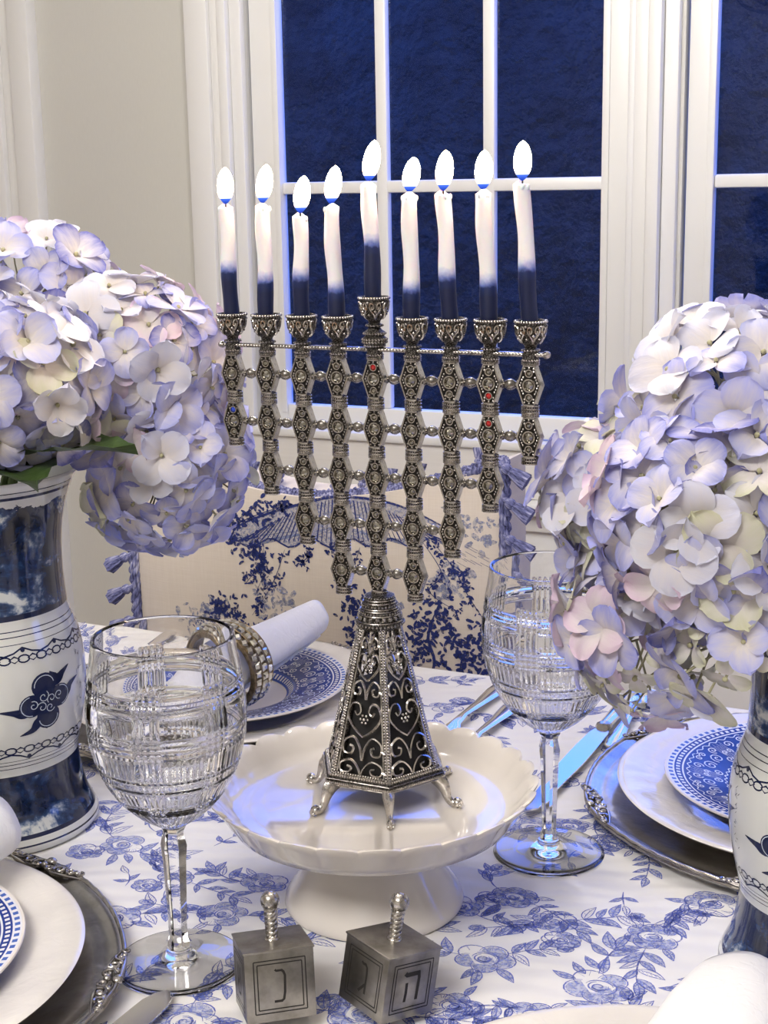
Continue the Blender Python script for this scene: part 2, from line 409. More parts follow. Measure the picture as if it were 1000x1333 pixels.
_g = N(MT['dark_silver']); _c = _g.coord(); _v = _g.voro(_c, 1100); _g.bump(_g.math('SUBTRACT', 1.0, _v), .9, .0006); _g.col(_g.mix(_g.ramp(_v, [(.25, (0, 0, 0)), (.55, (1, 1, 1))]), (.20, .185, .165), (.035, .032, .028)))
MT['lamp'] = m_emit('fill_lamp_diffuser', (1, .96, .92), FILL_E)
MT['bulb'] = m_emit('chandelier_bulb', (1, .94, .88), BULB_E)

# ------------------------------------------------------------------ room
WY = 1.6
RX0, RX1, RY0, H = -3.0, 2.4, -2.9, 2.55
WT = .06
def wx(px, y=WY): return aty(px, 60, y).x
G0, G1 = wx(357), wx(784)                   # glass of the first window
SASH = .052
GZ0, GP = .818, .405                         # glass bottom, pane pitch
GZ1 = GZ0 + 3 * GP
W1 = (G0 - .062, G1 + .048); GW = G1 - G0
G2 = wx(933); W2 = (G2 - .050, G2 + GW + .06)
OZ0, OZ1 = GZ0 - .045, GZ1 + .06
st = dict(kind='structure')
MB().box(RX0, RX1, RY0, WY, -.05, 0).build('floor', MT['floor'], smooth=0, **st)
MB().box(RX0, RX1, RY0, WY, H, H + .08).build('ceiling', MT['ceiling'], smooth=0, **st)
b = MB(); b.box(RX0, W1[0], WY, WY + WT, 0, H); b.box(W1[0], W2[1], WY, WY + WT, 0, OZ0); b.box(W1[0], W2[1], WY, WY + WT, OZ1, H); b.box(W1[1], W2[0], WY, WY + WT, OZ0, OZ1); b.box(W2[1], RX1, WY, WY + WT, 0, H)
b.build('wall_back', MT['wall'], smooth=0, **st)
MB().box(RX0 - .1, RX0, RY0, WY, 0, H).build('wall_left', MT['wall'], smooth=0, **st)
W3Y = 1.25; W3L = GW + .11  # opening for the added side window
b = MB(); b.box(RX1, RX1 + .06, RY0, W3Y - W3L, 0, H); b.box(RX1, RX1 + .06, W3Y, WY, 0, H); b.box(RX1, RX1 + .06, W3Y - W3L, W3Y, 0, OZ0); b.box(RX1, RX1 + .06, W3Y - W3L, W3Y, OZ1, H); b.build('wall_right', MT['wall'], smooth=0, **st)
MB().box(RX0, RX1, RY0 - .1, RY0, 0, H).build('wall_front', MT['wall'], smooth=0, **st)
b = MB(); b.box(RX0, RX1, WY - .018, WY, 0, .14); b.box(RX0, RX1, WY - .026, WY, .14, .155); b.build('baseboard_back', MT['paint'], smooth=0, **st)

def window(n, W, g0, loc=None, rz=0.0):
    root = empty('window_%d' % n, loc or (W[0], WY, OZ0), rz, **st); R = Vector((W[0], WY, OZ0))
    def part(name, boxes, mt=MT['paint'], bev=.003):
        q = MB()
        for a in boxes: q.bevbox(a[0] - R.x, a[1] - R.x, a[2] - R.y, a[3] - R.y, a[4] - R.z, a[5] - R.z, bev)
        return q.build(name, mt, root)
    y0, y1 = WY + .010, WY + .034
    g1 = g0 + GW
    # sash stiles and rails
    part('sash_stile', [(W[0] + .004, g0, y0, y1, OZ0 + .004, OZ1)]); part('sash_stile', [(g1, W[1] - .004, y0, y1, OZ0 + .004, OZ1)])
    part('sash_rail', [(g0, g1, y0, y1, OZ0 + .004, GZ0)]); part('sash_rail', [(g0, g1, y0, y1, GZ1, OZ1)])
    part('sash_bead', [(g0 - .012, g0, y0 - .004, y0, OZ0 + .03, OZ1), (g1, g1 + .012, y0 - .004, y0, OZ0 + .03, OZ1)], bev=.001)
    pw = GW / 3; mw = .011
    for k in (1, 2): part('muntin', [(g0 + k * pw - mw, g0 + k * pw + mw, y0 + .003, y1 - .002, GZ0, GZ1)], bev=.004)
    for k in (1, 2): part('muntin', [(g0, g1, y0 + .004, y1 - .003, GZ0 + k * GP - mw, GZ0 + k * GP + mw)], bev=.004)
    for i in range(3):
        for j in range(3):
            q = MB(); x0 = g0 + i * pw - R.x; z0 = GZ0 + j * GP - R.z
            q.add([(x0, .027, z0), (x0 + pw, .027, z0), (x0 + pw, .027, z0 + GP), (x0, .027, z0 + GP)], [(0, 1, 2, 3)]); q.build('pane', MT['pane'], root, smooth=0)
    return root
window(1, W1, G0); window(2, W2, G2); window(3, (0, W3L), .055, (RX1, W3Y, OZ0), -PI / 2)  # the third is unseen, added to let in more blue sky light
def trim(n, boxes, mt=MT['paint'], bev=.004):
    q = MB()
    for a in boxes: q.bevbox(*a, bev)
    return q.build('trim_%d' % n, mt, **st)
# moulded casing round both windows (stepped boards)
def casing(n, xa, xb, inner, z0=OZ0 - .02, z1=OZ1 + .12):
    s = 1 if inner > 0 else -1
    o, i = (xa, xb) if inner > 0 else (xb, xa)
    wd = abs(xb - xa); L = []
    for f0, f1, d in ((0, .45, .030), (.45, .60, .022), (.60, .78, .026), (.78, 1.0, .014)):
        a, c = o + s * wd * f0, o + s * wd * f1
        L.append((min(a, c), max(a, c), WY - d, WY + .004, z0, z1))
    trim(n, L)
casing(1, wx(243, WY - .02), W1[0], 1)
casing(3, W2[1], W2[1] + .12, -1)
q0, q1 = W1[1], W2[0]; qw = q1 - q0
trim(2, [(q0, q0 + qw * .16, WY - .012, WY + .004, OZ0, OZ1), (q0 + qw * .16, q0 + qw * .42, WY - .028, WY + .004, OZ0, OZ1), (q0 + qw * .42, q0 + qw * .66, WY - .034, WY + .004, OZ0, OZ1), (q0 + qw * .66, q1 - .006, WY - .016, WY + .004, OZ0, OZ1)])
XL, XR = W1[0] - .13, W2[1] + .13
trim(4, [(XL, XR, WY - .03, WY + .004, OZ1, OZ1 + .12), (XL - .02, XR + .02, WY - .05, WY + .004, OZ1 + .12, OZ1 + .15)])
trim(5, [(XL, XR, WY - .020, WY + .004, .672, OZ0 - .012)], MT['apron'])
trim(6, [(XL, XR, WY - .030, WY + .004, OZ0 - .012, OZ0 + .004)])
trim(7, [(XL - .02, XR + .02, WY - .055, WY + .004, .650, .672), (XL, XR, WY - .028, WY + .004, .615, .650)])
trim(8, [(XL, XR, WY - .014, WY + .004, .155, .615)])
trim(10, [(RX1 - .03, RX1 + .004, W3Y - W3L - .11, W3Y - W3L, OZ0 - .1, OZ1 + .11), (RX1 - .03, RX1 + .004, W3Y, W3Y + .11, OZ0 - .1, OZ1 + .11), (RX1 - .03, RX1 + .004, W3Y - W3L, W3Y, OZ1, OZ1 + .11), (RX1 - .05, RX1 + .004, W3Y - W3L, W3Y, OZ0 - .05, OZ0)])  # casing of the added side window
# door casing at the far end of the plain wall
dx = wx(36, WY - .03)
trim(9, [(dx - .05, dx, WY - .030, WY + .004, 0, 2.2), (dx - .075, dx - .05, WY - .022, WY + .004, 0, 2.2), (dx - .13, dx - .075, WY - .034, WY + .004, 0, 2.2), (dx - .9, dx + .03, WY - .04, WY + .004, 2.2, 2.33)])
rt = empty('door_1', (dx - .13, WY, 0), **st)
MB().bevbox(-.76, -.004, -.012, .004, .004, 2.196, .003).build('door_leaf', MT['paint'], rt)
for a, c in ((.16, .95), (1.08, 2.05)):
    for x in (-.70, -.36): MB().bevbox(x, x + .28, -.020, -.010, a, c, .006).build('door_panel', MT['paint'], rt)

# fill lamp added behind the camera for frontal light, then the chandelier
def fill_lamp(x, y, sx, sy, label, lm='lamp'):
    r = empty('fill_lamp', (x, y, H), label=label, cat='fill lamp')
    q = MB()
    for a in ((-sx - .03, -sx, -sy - .03, sy + .03), (sx, sx + .03, -sy - .03, sy + .03), (-sx, sx, -sy - .03, -sy), (-sx, sx, sy, sy + .03)): q.bevbox(*a, -.06, -.001, .004)
    q.build('frame', MT['paint'], r)
    MB().box(-sx, sx, -sy, sy, -.045, -.03).build('diffuser', MT[lm], r, smooth=0)
fill_lamp(-.1, -1.7, .55, .40, 'white framed fill lamp added on the ceiling near the wall facing the windows')
chd = empty('chandelier', (-.20, .24, H), label='small six-armed chandelier hanging over the dining table', cat='chandelier')
CZ_ = 1.70 - H
MB().lathe([(.0, -.001), (.06, -.001), (.055, -.02), (.012, -.03), (0, -.03)], 24).build('ceiling_rose', MT['bronze'], chd)
MB().tube([(0, 0, -.028), (0, 0, CZ_ + .05)], .006, 8).build('rod', MT['bronze'], chd)
MB().lathe([(.0, CZ_ - .07), (.012, CZ_ - .06), (.03, CZ_ - .02), (.022, CZ_ + .02), (.010, CZ_ + .055), (0, CZ_ + .055)], 20).build('hub', MT['bronze'], chd)
for k in range(6):
    a = k * PI / 3 + .25; u = Vector((math.cos(a), math.sin(a), 0))
    q = MB(); q.tube(catmull([tuple(u * .02 + Vector((0, 0, CZ_ - .02))), tuple(u * .10 + Vector((0, 0, CZ_ - .07))), tuple(u * .20 + Vector((0, 0, CZ_ - .05))), tuple(u * .24 + Vector((0, 0, CZ_)))], 6), .005, 8)
    q.lathe([(.0, 0), (.022, .004), (.024, .008), (.010, .010), (.010, .045), (0, .045)], 16, Matrix.Translation(u * .24 + Vector((0, 0, CZ_)))); ar = q.build('arm', MT['bronze'], chd, smooth=60)
    MB().lathe(catmull([(.0, 0), (.010, .002), (.017, .020), (.013, .042), (.004, .058), (0, .062)], 4), 16, Matrix.Translation(u * .24 + Vector((0, 0, CZ_ + .0455)))).build('bulb', MT['bulb'], ar, smooth=180)

# outdoors at dusk
MB().box(-16, 16, -8, 24, -.4, -.3).build('lawn', MT['lawn'], smooth=0, **st)
q = MB()
for i in range(61):
    x = -13 + i * .4
    zt = 2.55 + .12 * math.sin(i * .9) + .07 * math.sin(i * 2.3); yy = .08 * math.sin(i * 1.7)
    for y, z in ((7.3 + yy, -.32), (7.1 + yy, .5), (7.15 + yy, zt - .15), (7.4, zt), (7.9, zt), (8.2 - yy, zt - .2), (8.2, -.32)): q.v.append((x, y, z))
for i in range(60):
    for k in range(6): q.f.append((i * 7 + k, i * 7 + 7 + k, i * 7 + 8 + k, i * 7 + 1 + k))
q.build('garden_hedge', MT['hedge'], smooth=180, label='long dark clipped hedge outside the windows at dusk', cat='hedge')

# ------------------------------------------------------------------ table and cloth
TX, TY = .82, .445
t = empty('dining_table', (0, 0, 0), label='wooden dining table under the blue and white floral cloth', cat='table')
MB().bevbox(-TX + .01, TX - .01, -TY + .01, TY - .01, .715, .7465, .004).build('table_top', MT['wood'], t)
MB().box(-TX + .07, TX - .07, -TY + .07, TY - .07, .63, .715).build('apron', MT['wood'], t, smooth=0)
for sx in (-1, 1):
    for sy in (-1, 1): MB().lathe([(.018, 0), (.024, .05), (.030, .3), (.036, .6), (.036, .63)], 16, Matrix.Translation((sx * (TX - .1), sy * (TY - .09), 0))).build('leg', MT['wood'], t)
def loop(off, n=440):
    P = []; a, c = TX, TY; per = 4 * (a + c)
    r = .03
    for i in range(n):
        s = per * i / n
        if s < 2 * a: p = (-a + s, -c); nn = (0, -1)
        elif s < 2 * a + 2 * c: p = (a, -c + s - 2 * a); nn = (1, 0)
        elif s < 4 * a + 2 * c: p = (a - (s - 2 * a - 2 * c), c); nn = (0, 1)
        else: p = (-a, c - (s - 4 * a - 2 * c)); nn = (-1, 0)
        P.append((p, nn, s))
    return P
LP = loop(0); nL = len(LP); q = MB()
prof = [(-.03, -.0001), (-.004, 0), (.002, -.001), (.006, -.004), (.009, -.010), (.011, -.04), (.013, -.09), (.015, -.14), (.016, -.18), (.017, -.22)]
for d, z in prof:
    wv = max(0, (-z - .01)) * .09
    for (p, nn, s) in LP:
        o = d + wv * (.5 + .5 * math.sin(s * 34 + math.sin(s * 9) * 2))
        # mitre at corners
        cx = max(-TX, min(TX, p[0])); cy = max(-TY, min(TY, p[1]))
        if d < -.02: q.v.append((max(-TX + .03, min(TX - .03, cx)), max(-TY + .03, min(TY - .03, cy)), TZ + z)); continue
        q.v.append((cx + nn[0] * o + (0 if abs(nn[0]) else (d if abs(cx) > TX - .004 else 0) * (1 if cx > 0 else -1)), cy + nn[1] * o, TZ + z))
for j in range(len(prof) - 1):
    for i in range(nL): q.f.append((j * nL + i, j * nL + (i + 1) % nL, (j + 1) * nL + (i + 1) % nL, (j + 1) * nL + i))
gx, gy = 40, 24; b0 = len(q.v)
for j in range(gy + 1):
    for i in range(gx + 1): q.v.append((-TX + .02 + (2 * TX - .04) * i / gx, -TY + .02 + (2 * TY - .04) * j / gy, TZ))
for j in range(gy):
    for i in range(gx): a = b0 + j * (gx + 1) + i; q.f.append((a, a + 1, a + gx + 2, a + gx + 1))
cloth = q.build('tablecloth', MT['cloth'], smooth=50, label='white tablecloth printed with blue roses, draped over the dining table', cat='tablecloth')

# blue rose print
lines = Print(lambda x, y, l: (x, y, TZ + .00025 + l)); wash = Print(lambda x, y, l: (x, y, TZ + .00012 + l))
rg = random.Random(11)
def arc_pts(cx, cy, rx, ry, a0, a1, n=9, rot=0.0):
    P = []
    for i in range(n + 1):
        a = a0 + (a1 - a0) * i / n; x, y = rx * math.cos(a), ry * math.sin(a)
        P.append((cx + x * math.cos(rot) - y * math.sin(rot), cy + x * math.sin(rot) + y * math.cos(rot)))
    return P
def leaf_print(x, y, L, ang, wd=.34, dark=True):
    n = 7; A = []; B = []
    for i in range(n + 1):
        t = i / n; h = wd * L * math.sin(PI * t ** .8) * .5; k = .12 * L * math.sin(PI * t)
        for S, sg in ((A, 1), (B, -1)):
            u, v = t * L, sg * h + k * .5
            S.append((x + u * math.cos(ang) - v * math.sin(ang), y + u * math.sin(ang) + v * math.cos(ang)))
    if rg.random() < .75: wash.fan(A + B[::-1])
    lines.stroke(A, .0009); lines.stroke(B, .0009)
    mid = [((a[0] + c[0]) / 2, (a[1] + c[1]) / 2) for a, c in zip(A, B)]
    lines.stroke(mid, .0007)
    if dark:
        for i in range(1, n): lines.stroke([mid[i - 1], ((mid[i][0] + B[i][0] * 2) / 3, (mid[i][1] + B[i][1] * 2) / 3)], .0007)
        for i in range(1, n, 2): lines.stroke([mid[i - 1], ((mid[i][0] + A[i][0] * 2) / 3, (mid[i][1] + A[i][1] * 2) / 3)], .0006)
def rose_print(x, y, r):
    rot = rg.uniform(0, 6.3); fl = rg.uniform(.72, 1.0)
    np_ = rg.choice((5, 6, 7))
    for k in range(np_):
        a = rot + k * 2 * PI / np_ + rg.uniform(-.15, .15); d = r * .56; pr = r * rg.uniform(.44, .54)
        cx, cy = x + d * math.cos(a), y + d * math.sin(a) * fl
        P = arc_pts(cx, cy, pr, pr * .9, a - 2.0, a + 2.0, 11)
        if rg.random() < .7: wash.fan(arc_pts(cx, cy, pr * .9, pr * .8, a - 1.9, a + 1.9, 8))
        lines.stroke(P, .0011)
        for h in range(rg.randint(2, 5)):
            b = a + rg.uniform(-1.0, 1.0); lines.stroke([(cx + pr * .95 * math.cos(b), cy + pr * .85 * math.sin(b)), (cx + pr * .35 * math.cos(b + .2), cy + pr * .3 * math.sin(b + .2))], .0007)
    for k in range(4):
        a = rot + k * 1.7; rr = r * (.52 - .1 * k)
        lines.stroke(arc_pts(x, y, rr, rr * fl, a, a + rg.uniform(2.4, 3.8), 10), .0011)
    lines.stroke([(px, y + (py - y) * fl) for px, py in spiral(x, y, r * .06, r * .3, rot, 1.3, 14)], .0010)
    wash.fan(arc_pts(x + r * .1, y - r * .1, r * .32, r * .28 * fl, 0, 2 * PI, 10))
def bud_print(x, y, r, a):
    wash.fan(arc_pts(x, y, r, r * .7, 0, 2 * PI, 9, a))
    lines.stroke(arc_pts(x, y, r, r * .7, 0, 2 * PI, 12, a), .0009); lines.stroke(spiral(x, y, r * .1, r * .55, a, 1.1, 10), .0009)
    for k in (-.5, .5): lines.stroke([(x - r * math.cos(a), y - r * math.sin(a)), (x + r * .8 * math.cos(a + k), y + r * .8 * math.sin(a + k))], .0008)
def stem_print(x, y, a, L, n=12):
    P = [(x, y)]; c = rg.uniform(-.09, .09) / 1.0
    for i in range(n): a += c + rg.uniform(-.08, .08); x += L / n * math.cos(a); y += L / n * math.sin(a); P.append((x, y))
    lines.stroke(P, .0012); return P, a
def spray(x, y, a, s=1.0, roses=1):
    rose_print(x, y, .0165 * s * rg.uniform(.85, 1.15))
    if roses > 1: rose_print(x + .025 * s * math.cos(a + 1.2), y + .025 * s * math.sin(a + 1.2), .0125 * s)
    for sg in (0, PI):
        b = a + sg + rg.uniform(-.4, .4); P, e = stem_print(x + .013 * s * math.cos(b), y + .013 * s * math.sin(b), b, rg.uniform(.03, .05) * s)
        for i in range(2, len(P), 3):
            for q_ in (1, -1):
                if rg.random() < .8: leaf_print(P[i][0], P[i][1], rg.uniform(.013, .021) * s, e + q_ * rg.uniform(.5, 1.1))
        if rg.random() < .6: bud_print(P[-1][0] + .004 * math.cos(e), P[-1][1] + .004 * math.sin(e), .0055 * s, e)
        else: leaf_print(P[-1][0], P[-1][1], .018 * s, e)
    for k in range(3):
        b = rg.uniform(0, 6.3); leaf_print(x + .014 * s * math.cos(b), y + .014 * s * math.sin(b), rg.uniform(.014, .02) * s, b)
placed = []
def try_spray(x, y, mind=.062, **k):
    if any((x - p[0]) ** 2 + (y - p[1]) ** 2 < mind * mind for p in placed): return
    placed.append((x, y)); spray(x, y, rg.uniform(0, 6.3), rg.uniform(.85, 1.15), rg.choice((1, 1, 2)))
for px, py in ((668, 1168), (722, 1200), (630, 1248), (695, 1322), (150, 1195), (345, 1150), (600, 1180), (290, 1190), (850, 1220), (160, 1100), (240, 1330), (590, 1310), (470, 1320), (780, 1285), (620, 960), (700, 900)):
    p = atz(px, py, TZ); try_spray(p.x, p.y, .035)
for k in range(2600): try_spray(rg.uniform(-TX + .05, TX - .05), rg.uniform(-TY + .045, TY - .045))
for k in range(500):
    x, y = rg.uniform(-TX + .03, TX - .03), rg.uniform(-TY + .03, TY - .03)
    if all((x - p[0]) ** 2 + (y - p[1]) ** 2 > .036 ** 2 for p in placed):
        placed.append((x, y)); a = rg.uniform(0, 6.3); P, e = stem_print(x, y, a, .02); leaf_print(P[-1][0], P[-1][1], .014, e); leaf_print(P[5][0], P[5][1], .012, e + 1); leaf_print(P[5][0], P[5][1], .012, e - 1)
wash.build('pale_print', MT['wash'], cloth, kind='stuff'); lines.build('line_print', MT['ink'], cloth, kind='stuff')

# ------------------------------------------------------------------ cake stand
CSX, CSY = -.003, -.020
cs = empty('cake_stand', (CSX, CSY, TZ + .0005), label='cream glazed pedestal cake stand with scalloped rim under the menorah', cat='cake stand')
def scal(r, z, a, j):
    k = max(0, (r - .094) / .015) if z > .066 else 0
    s = abs(math.sin(a * 13)) ** .7
    return r + k * (.0042 * s - .0016), z + k * (.0034 * s - .0016) * (1 if z > .078 else 0)
MB().lathe([(.024, .0605), (.060, .0615), (.088, .0625), (.0945, .0645), (.0985, .071), (.1040, .0805), (.1085, .0858), (.1088, .0875), (.1070, .0878), (.1025, .0835), (.0975, .0765), (.0925, .0722), (.086, .0706), (.070, .0702), (.0690, .0695), (0.0, .0695)], 208, fr=scal).build('plate', MT['cake'], cs, smooth=50)
MB().lathe(catmull([(.0565, 0), (.0600, .0006), (.0608, .004), (.0585, .009), (.0500, .022), (.0400, .038), (.0325, .050), (.0290, .0575), (.0300, .0606)], 5), 72).build('pedestal', MT['cake'], cs, smooth=50)

# ------------------------------------------------------------------ menorah
MX, MY, MZ = -.003, -.003, TZ + .0703
men = empty('menorah', (MX, MY, MZ), label='ornate antique silver menorah with jewelled links standing on the cake stand', cat='menorah')
S = MT['silver']; SD = [MT['silver'], MT['dark_silver']]
Rz = lambda a: Matrix.Rotation(a, 4, 'Z')
HB = TZ + .0895 - MZ            # underside of the hexagonal base
def hexpts(r, off=0.0): return [(r * math.cos(k * PI / 3 + off), r * math.sin(k * PI / 3 + off)) for k in range(6)]
def hexring(q, r0, r1, z0, z1):
    A = hexpts(r0); B = hexpts(r1); q.add([(*p, z0) for p in A] + [(*p, z1) for p in B], [(i, (i + 1) % 6, (i + 1) % 6 + 6, i + 6) for i in range(6)])
q = MB(); hr = [(.030, HB), (.0435, HB), (.0455, HB + .0012), (.0455, HB + .003), (.0440, HB + .0042), (.0440, HB + .0055), (.0415, HB + .0065), (.0355, HB + .0065), (.0355, HB + .003), (.030, HB)]
q.cur = 1
for (a, z0), (c, z1) in zip(hr, hr[1:]): hexring(q, a, c, z0, z1)
q.cur = 0
for zz, rr in ((HB + .0002, .0442), (HB + .0043, .0448), (HB + .0062, .0390)):
    H6 = hexpts(rr); q.tube([(*p, zz) for p in H6], .0006, 5, closed=True)
for i in range(6):
    A = Vector((*hexpts(.0452)[i], 0)); B = Vector((*hexpts(.0452)[(i + 1) % 6], 0)); C_ = Vector((*hexpts(.0425)[i], 0)); D_ = Vector((*hexpts(.0425)[(i + 1) % 6], 0))
    for k in range(30):
        p = A.lerp(B, (k + .5) / 30); q.ball((p.x, p.y, HB + .0021), .0011, 6, 4)
    for k in range(24):
        p = C_.lerp(D_, (k + .5) / 24); q.ball((p.x, p.y, HB + .0066), .0012, 6, 4)
q.build('base_plate', SD, men, smooth=40)
# feet: scrolled legs with ball claws
q = MB()
P = [(.038, 0, HB + .001), (.043, 0, HB - .003), (.046, 0, HB - .0085), (.0475, 0, HB - .013), (.0505, 0, HB - .0165), (.0545, 0, HB - .0170)]
q.tube(catmull(P, 4), [.0046, .0046, .0045, .0043, .0042, .004, .0037, .0034, .0031, .0029, .0027, .0025, .0024, .0023, .0022, .0022, .0022, .0022, .0022, .0022, .0021], 8, flat=1.25)
q.ball((.0545, 0, .0029), .0029, 8, 6)
q.tube([(.0545 + x, 0, .0032 + z) for x, z in spiral(0, 0, .0036, .0015, -1.6, 1.2, 16)], .0011, 6)
for sg in (-1, 0, 1): q.ball((.0572, sg * .0017, .0020), .0013, 6, 4)
fm = q.mesh('foot', MT['silver_smooth'], 50)
for k in range(6): inst('foot', fm, men, None, (0, 0, k * PI / 3))
# six-sided openwork spire
Z0, Z1, R0, R1 = HB + .0062, TZ + .1925 - MZ, .0405, .0152
q = MB()
d = Vector((R1 - R0, 0, Z1 - Z0))
def on_edge(t, out=0.0): return Vector((R0 + (R1 - R0) * t + out, 0, Z0 + (Z1 - Z0) * t))
for sg in (-1, 0, 1):
    q.tube([on_edge(t, -.0006 if sg == 0 else -.0016) + Vector((0, sg * (.0024 - .0007 * t), 0)) for t in (0, .33, .66, 1)], .0007, 5)
q.cur = 1; q.tube([on_edge(t, -.0034) for t in (0, .5, 1)], [.0032, .0029, .0024], 8); q.cur = 0
for sg in (-1, 1):
    for k in range(52):
        t = (k + .5) / 52; p = on_edge(t, -.0004); q.ball((p.x, p.y + sg * (.0011 - .0003 * t), p.z), .0010, 6, 4)
em = q.mesh('corner_rib', SD, 45)
for k in range(6): inst('corner_rib', em, men, None, (0, 0, k * PI / 3))
# filigree panel in its own plane
A0, A1 = R0 * math.cos(PI / 6), R1 * math.cos(PI / 6)
def pan(u, v, lift=0.0): return (A0 + (A1 - A0) * v + lift, u, Z0 + (Z1 - Z0) * v)
hw = lambda v: (R0 + (R1 - R0) * v) * .5
q = MB(); Hh = Z1 - Z0
def scr(pts, r=.00085): q.tube([pan(u, z / Hh) for u, z in pts], r, 5)
levels = [(.000, .0115, 'c'), (.0115, .015, 'c'), (.0265, .024, 'h'), (.0505, .012, 'c'), (.0625, .019, 'h'), (.0815, .009, 'c')]
for z0, hh, ty in levels:
    w_ = hw((z0 + hh * .5) / Hh) - .0026
    for sg in (-1, 1):
        if ty == 'h':
            scr([(sg * u, z) for u, z in catmull([(0, z0), (w_ * .55, z0 + hh * .22), (w_ * .95, z0 + hh * .55), (w_ * .72, z0 + hh * .86), (w_ * .35, z0 + hh * .88), (w_ * .22, z0 + hh * .68), (w_ * .42, z0 + hh * .58), (w_ * .55, z0 + hh * .68)], 4)])
        else:
            scr([(sg * u, z) for u, z in catmull([(0, z0), (w_ * .12, z0 + hh * .55), (w_ * .45, z0 + hh * .98), (w_ * .88, z0 + hh * .75), (w_ * .86, z0 + hh * .30), (w_ * .52, z0 + hh * .26), (w_ * .42, z0 + hh * .52), (w_ * .60, z0 + hh * .60)], 4)])
            scr([(sg * u, z) for u, z in ((w_ * .9, z0 + hh * .5), (w_ * 1.08, z0 + hh * .4))])
    if ty == 'h':
        for k in range(6): q.ball(pan(.0026 * math.cos(k * PI / 3), (z0 + hh * .48 + .0026 * math.sin(k * PI / 3)) / Hh, .0004), .0011, 6, 4)
        q.ball(pan(0, (z0 + hh * .48) / Hh, .0008), .0013, 6, 4)
scr([(-hw(0) + .002, .0006), (hw(0) - .002, .0006)], .0013)
for k in range(20): q.ball(pan((k / 19 - .5) * 2 * (hw(0) - .003), .002 / Hh, .0012), .0009, 6, 4)
for k in range(14):
    v = .90 + .09 * k / 13; w_ = hw(v) - .002
    q.ball(pan(-w_, v), .0007, 5, 4); q.ball(pan(w_, v), .0007, 5, 4); q.ball(pan(0, v, .0002), .0009, 5, 4)
pm = q.mesh('filigree_panel', S, 60)
q = MB(); q.add([(*p, HB + .0045) for p in hexpts(.0372)] + [(*p, HB + .0030) for p in hexpts(.0372)], [(0, 1, 2, 3, 4, 5), (11, 10, 9, 8, 7, 6)] + [(i, (i + 1) % 6, (i + 1) % 6 + 6, i + 6) for i in range(6)]); q.build('dark_floor', MT['inner_dark'], men, smooth=0)  # dark floor added to keep the spire's interior black
q = MB(); q.add([(*p, HB + .0046) for p in hexpts(.0345)] + [(*p, HB + .062) for p in hexpts(.0200)], [(5, 4, 3, 2, 1, 0), (6, 7, 8, 9, 10, 11)] + [(i, (i + 1) % 6, (i + 1) % 6 + 6, i + 6) for i in range(6)]); q.build('dark_core', MT['inner_dark'], men, smooth=0)  # dark core added so the openwork reads black and unlit inside
for k in range(6): inst('filigree_panel', pm, men, None, (0, 0, PI / 6 + k * PI / 3))
# neck
NZ = Z1
q = MB(); q.cur = 1; q.lathe([(.0150, NZ - .002), (.0162, NZ), (.0162, NZ + .002), (.0140, NZ + .0034), (.0132, NZ + .007), (.0138, NZ + .0082), (.0130, NZ + .0094), (.0116, NZ + .0102), (.0112, NZ + .0122), (.0120, NZ + .0132), (.0108, NZ + .0146), (.0096, NZ + .0175), (.0098, NZ + .0190), (.0070, NZ + .0200)], 36)
q.cur = 0
for zz, rr, nb, rb in ((.0010, .0162, 40, .0009), (.0053, .0138, 20, .0017), (.0088, .0136, 40, .0008), (.0132, .0119, 32, .0008), (.0185, .0098, 30, .0007)):
    for k in range(nb): a = 2 * PI * k / nb; q.ball((rr * math.cos(a), rr * math.sin(a), NZ + zz), rb, 6, 4)
for zz, rr in ((.0028, .0152), (.0072, .0136), (.0100, .0128), (.0112, .0116), (.0150, .0110), (.0168, .0102)): q.tube([(rr * math.cos(2 * PI * k / 36), rr * math.sin(2 * PI * k / 36), NZ + zz) for k in range(36)], .0006, 5, closed=True)
q.build('neck', SD, men, smooth=40)
# jewelled links
PX, PZ = .0261, .0320
ZR1 = 1.1049 - MZ
q = MB(); Wd, Hd, Nw, Dp = .0080, .0126, .0036, .0030
hexo = [(-Nw, -Hd), (Nw, -Hd), (Wd, 0), (Nw, Hd), (-Nw, Hd), (-Wd, 0)]
q.prism(hexo[::1], -Dp + .0008, Dp)
i0 = [(x * .86, z * .92) for x, z in hexo]
n_ = 6       # raised rim
v = [(x, -Dp + .0008, z) for x, z in hexo] + [(x, -Dp - .0004, z) for x, z in hexo] + [(x, -Dp - .0004, z) for x, z in i0] + [(x, -Dp + .0008, z) for x, z in i0]
q.add(v, [(a * 6 + i, a * 6 + (i + 1) % 6, a * 6 + 6 + (i + 1) % 6, a * 6 + 6 + i) for a in range(3) for i in range(6)])
def ring(cx, cz, r, rr, y=-Dp): q.tube([(cx + r * math.cos(2 * PI * k / 16), y, cz + r * math.sin(2 * PI * k / 16)) for k in range(16)], rr, 5, closed=True)
ring(0, 0, .0038, .0007); ring(0, .0074, .0022, .0005); ring(0, -.0074, .0022, .0005)
for x, z in [(s_ * .0052, z) for s_ in (-1, 1) for z in (-.0016, .0016)] + [(s_ * .0058, 0) for s_ in (-1, 1)] + [(s_ * .0038, z) for s_ in (-1, 1) for z in (-.0050, .0050)] + [(s_ * .0029, z) for s_ in (-1, 1) for z in (-.0085, .0085, -.0104, .0104)] + [(0, -.0108), (0, .0108)] + [(s_ * .0045, z) for s_ in (-1, 1) for z in (-.0034, .0034)]:
    q.ball((x, -Dp + .0006, z), .00085, 6, 4)
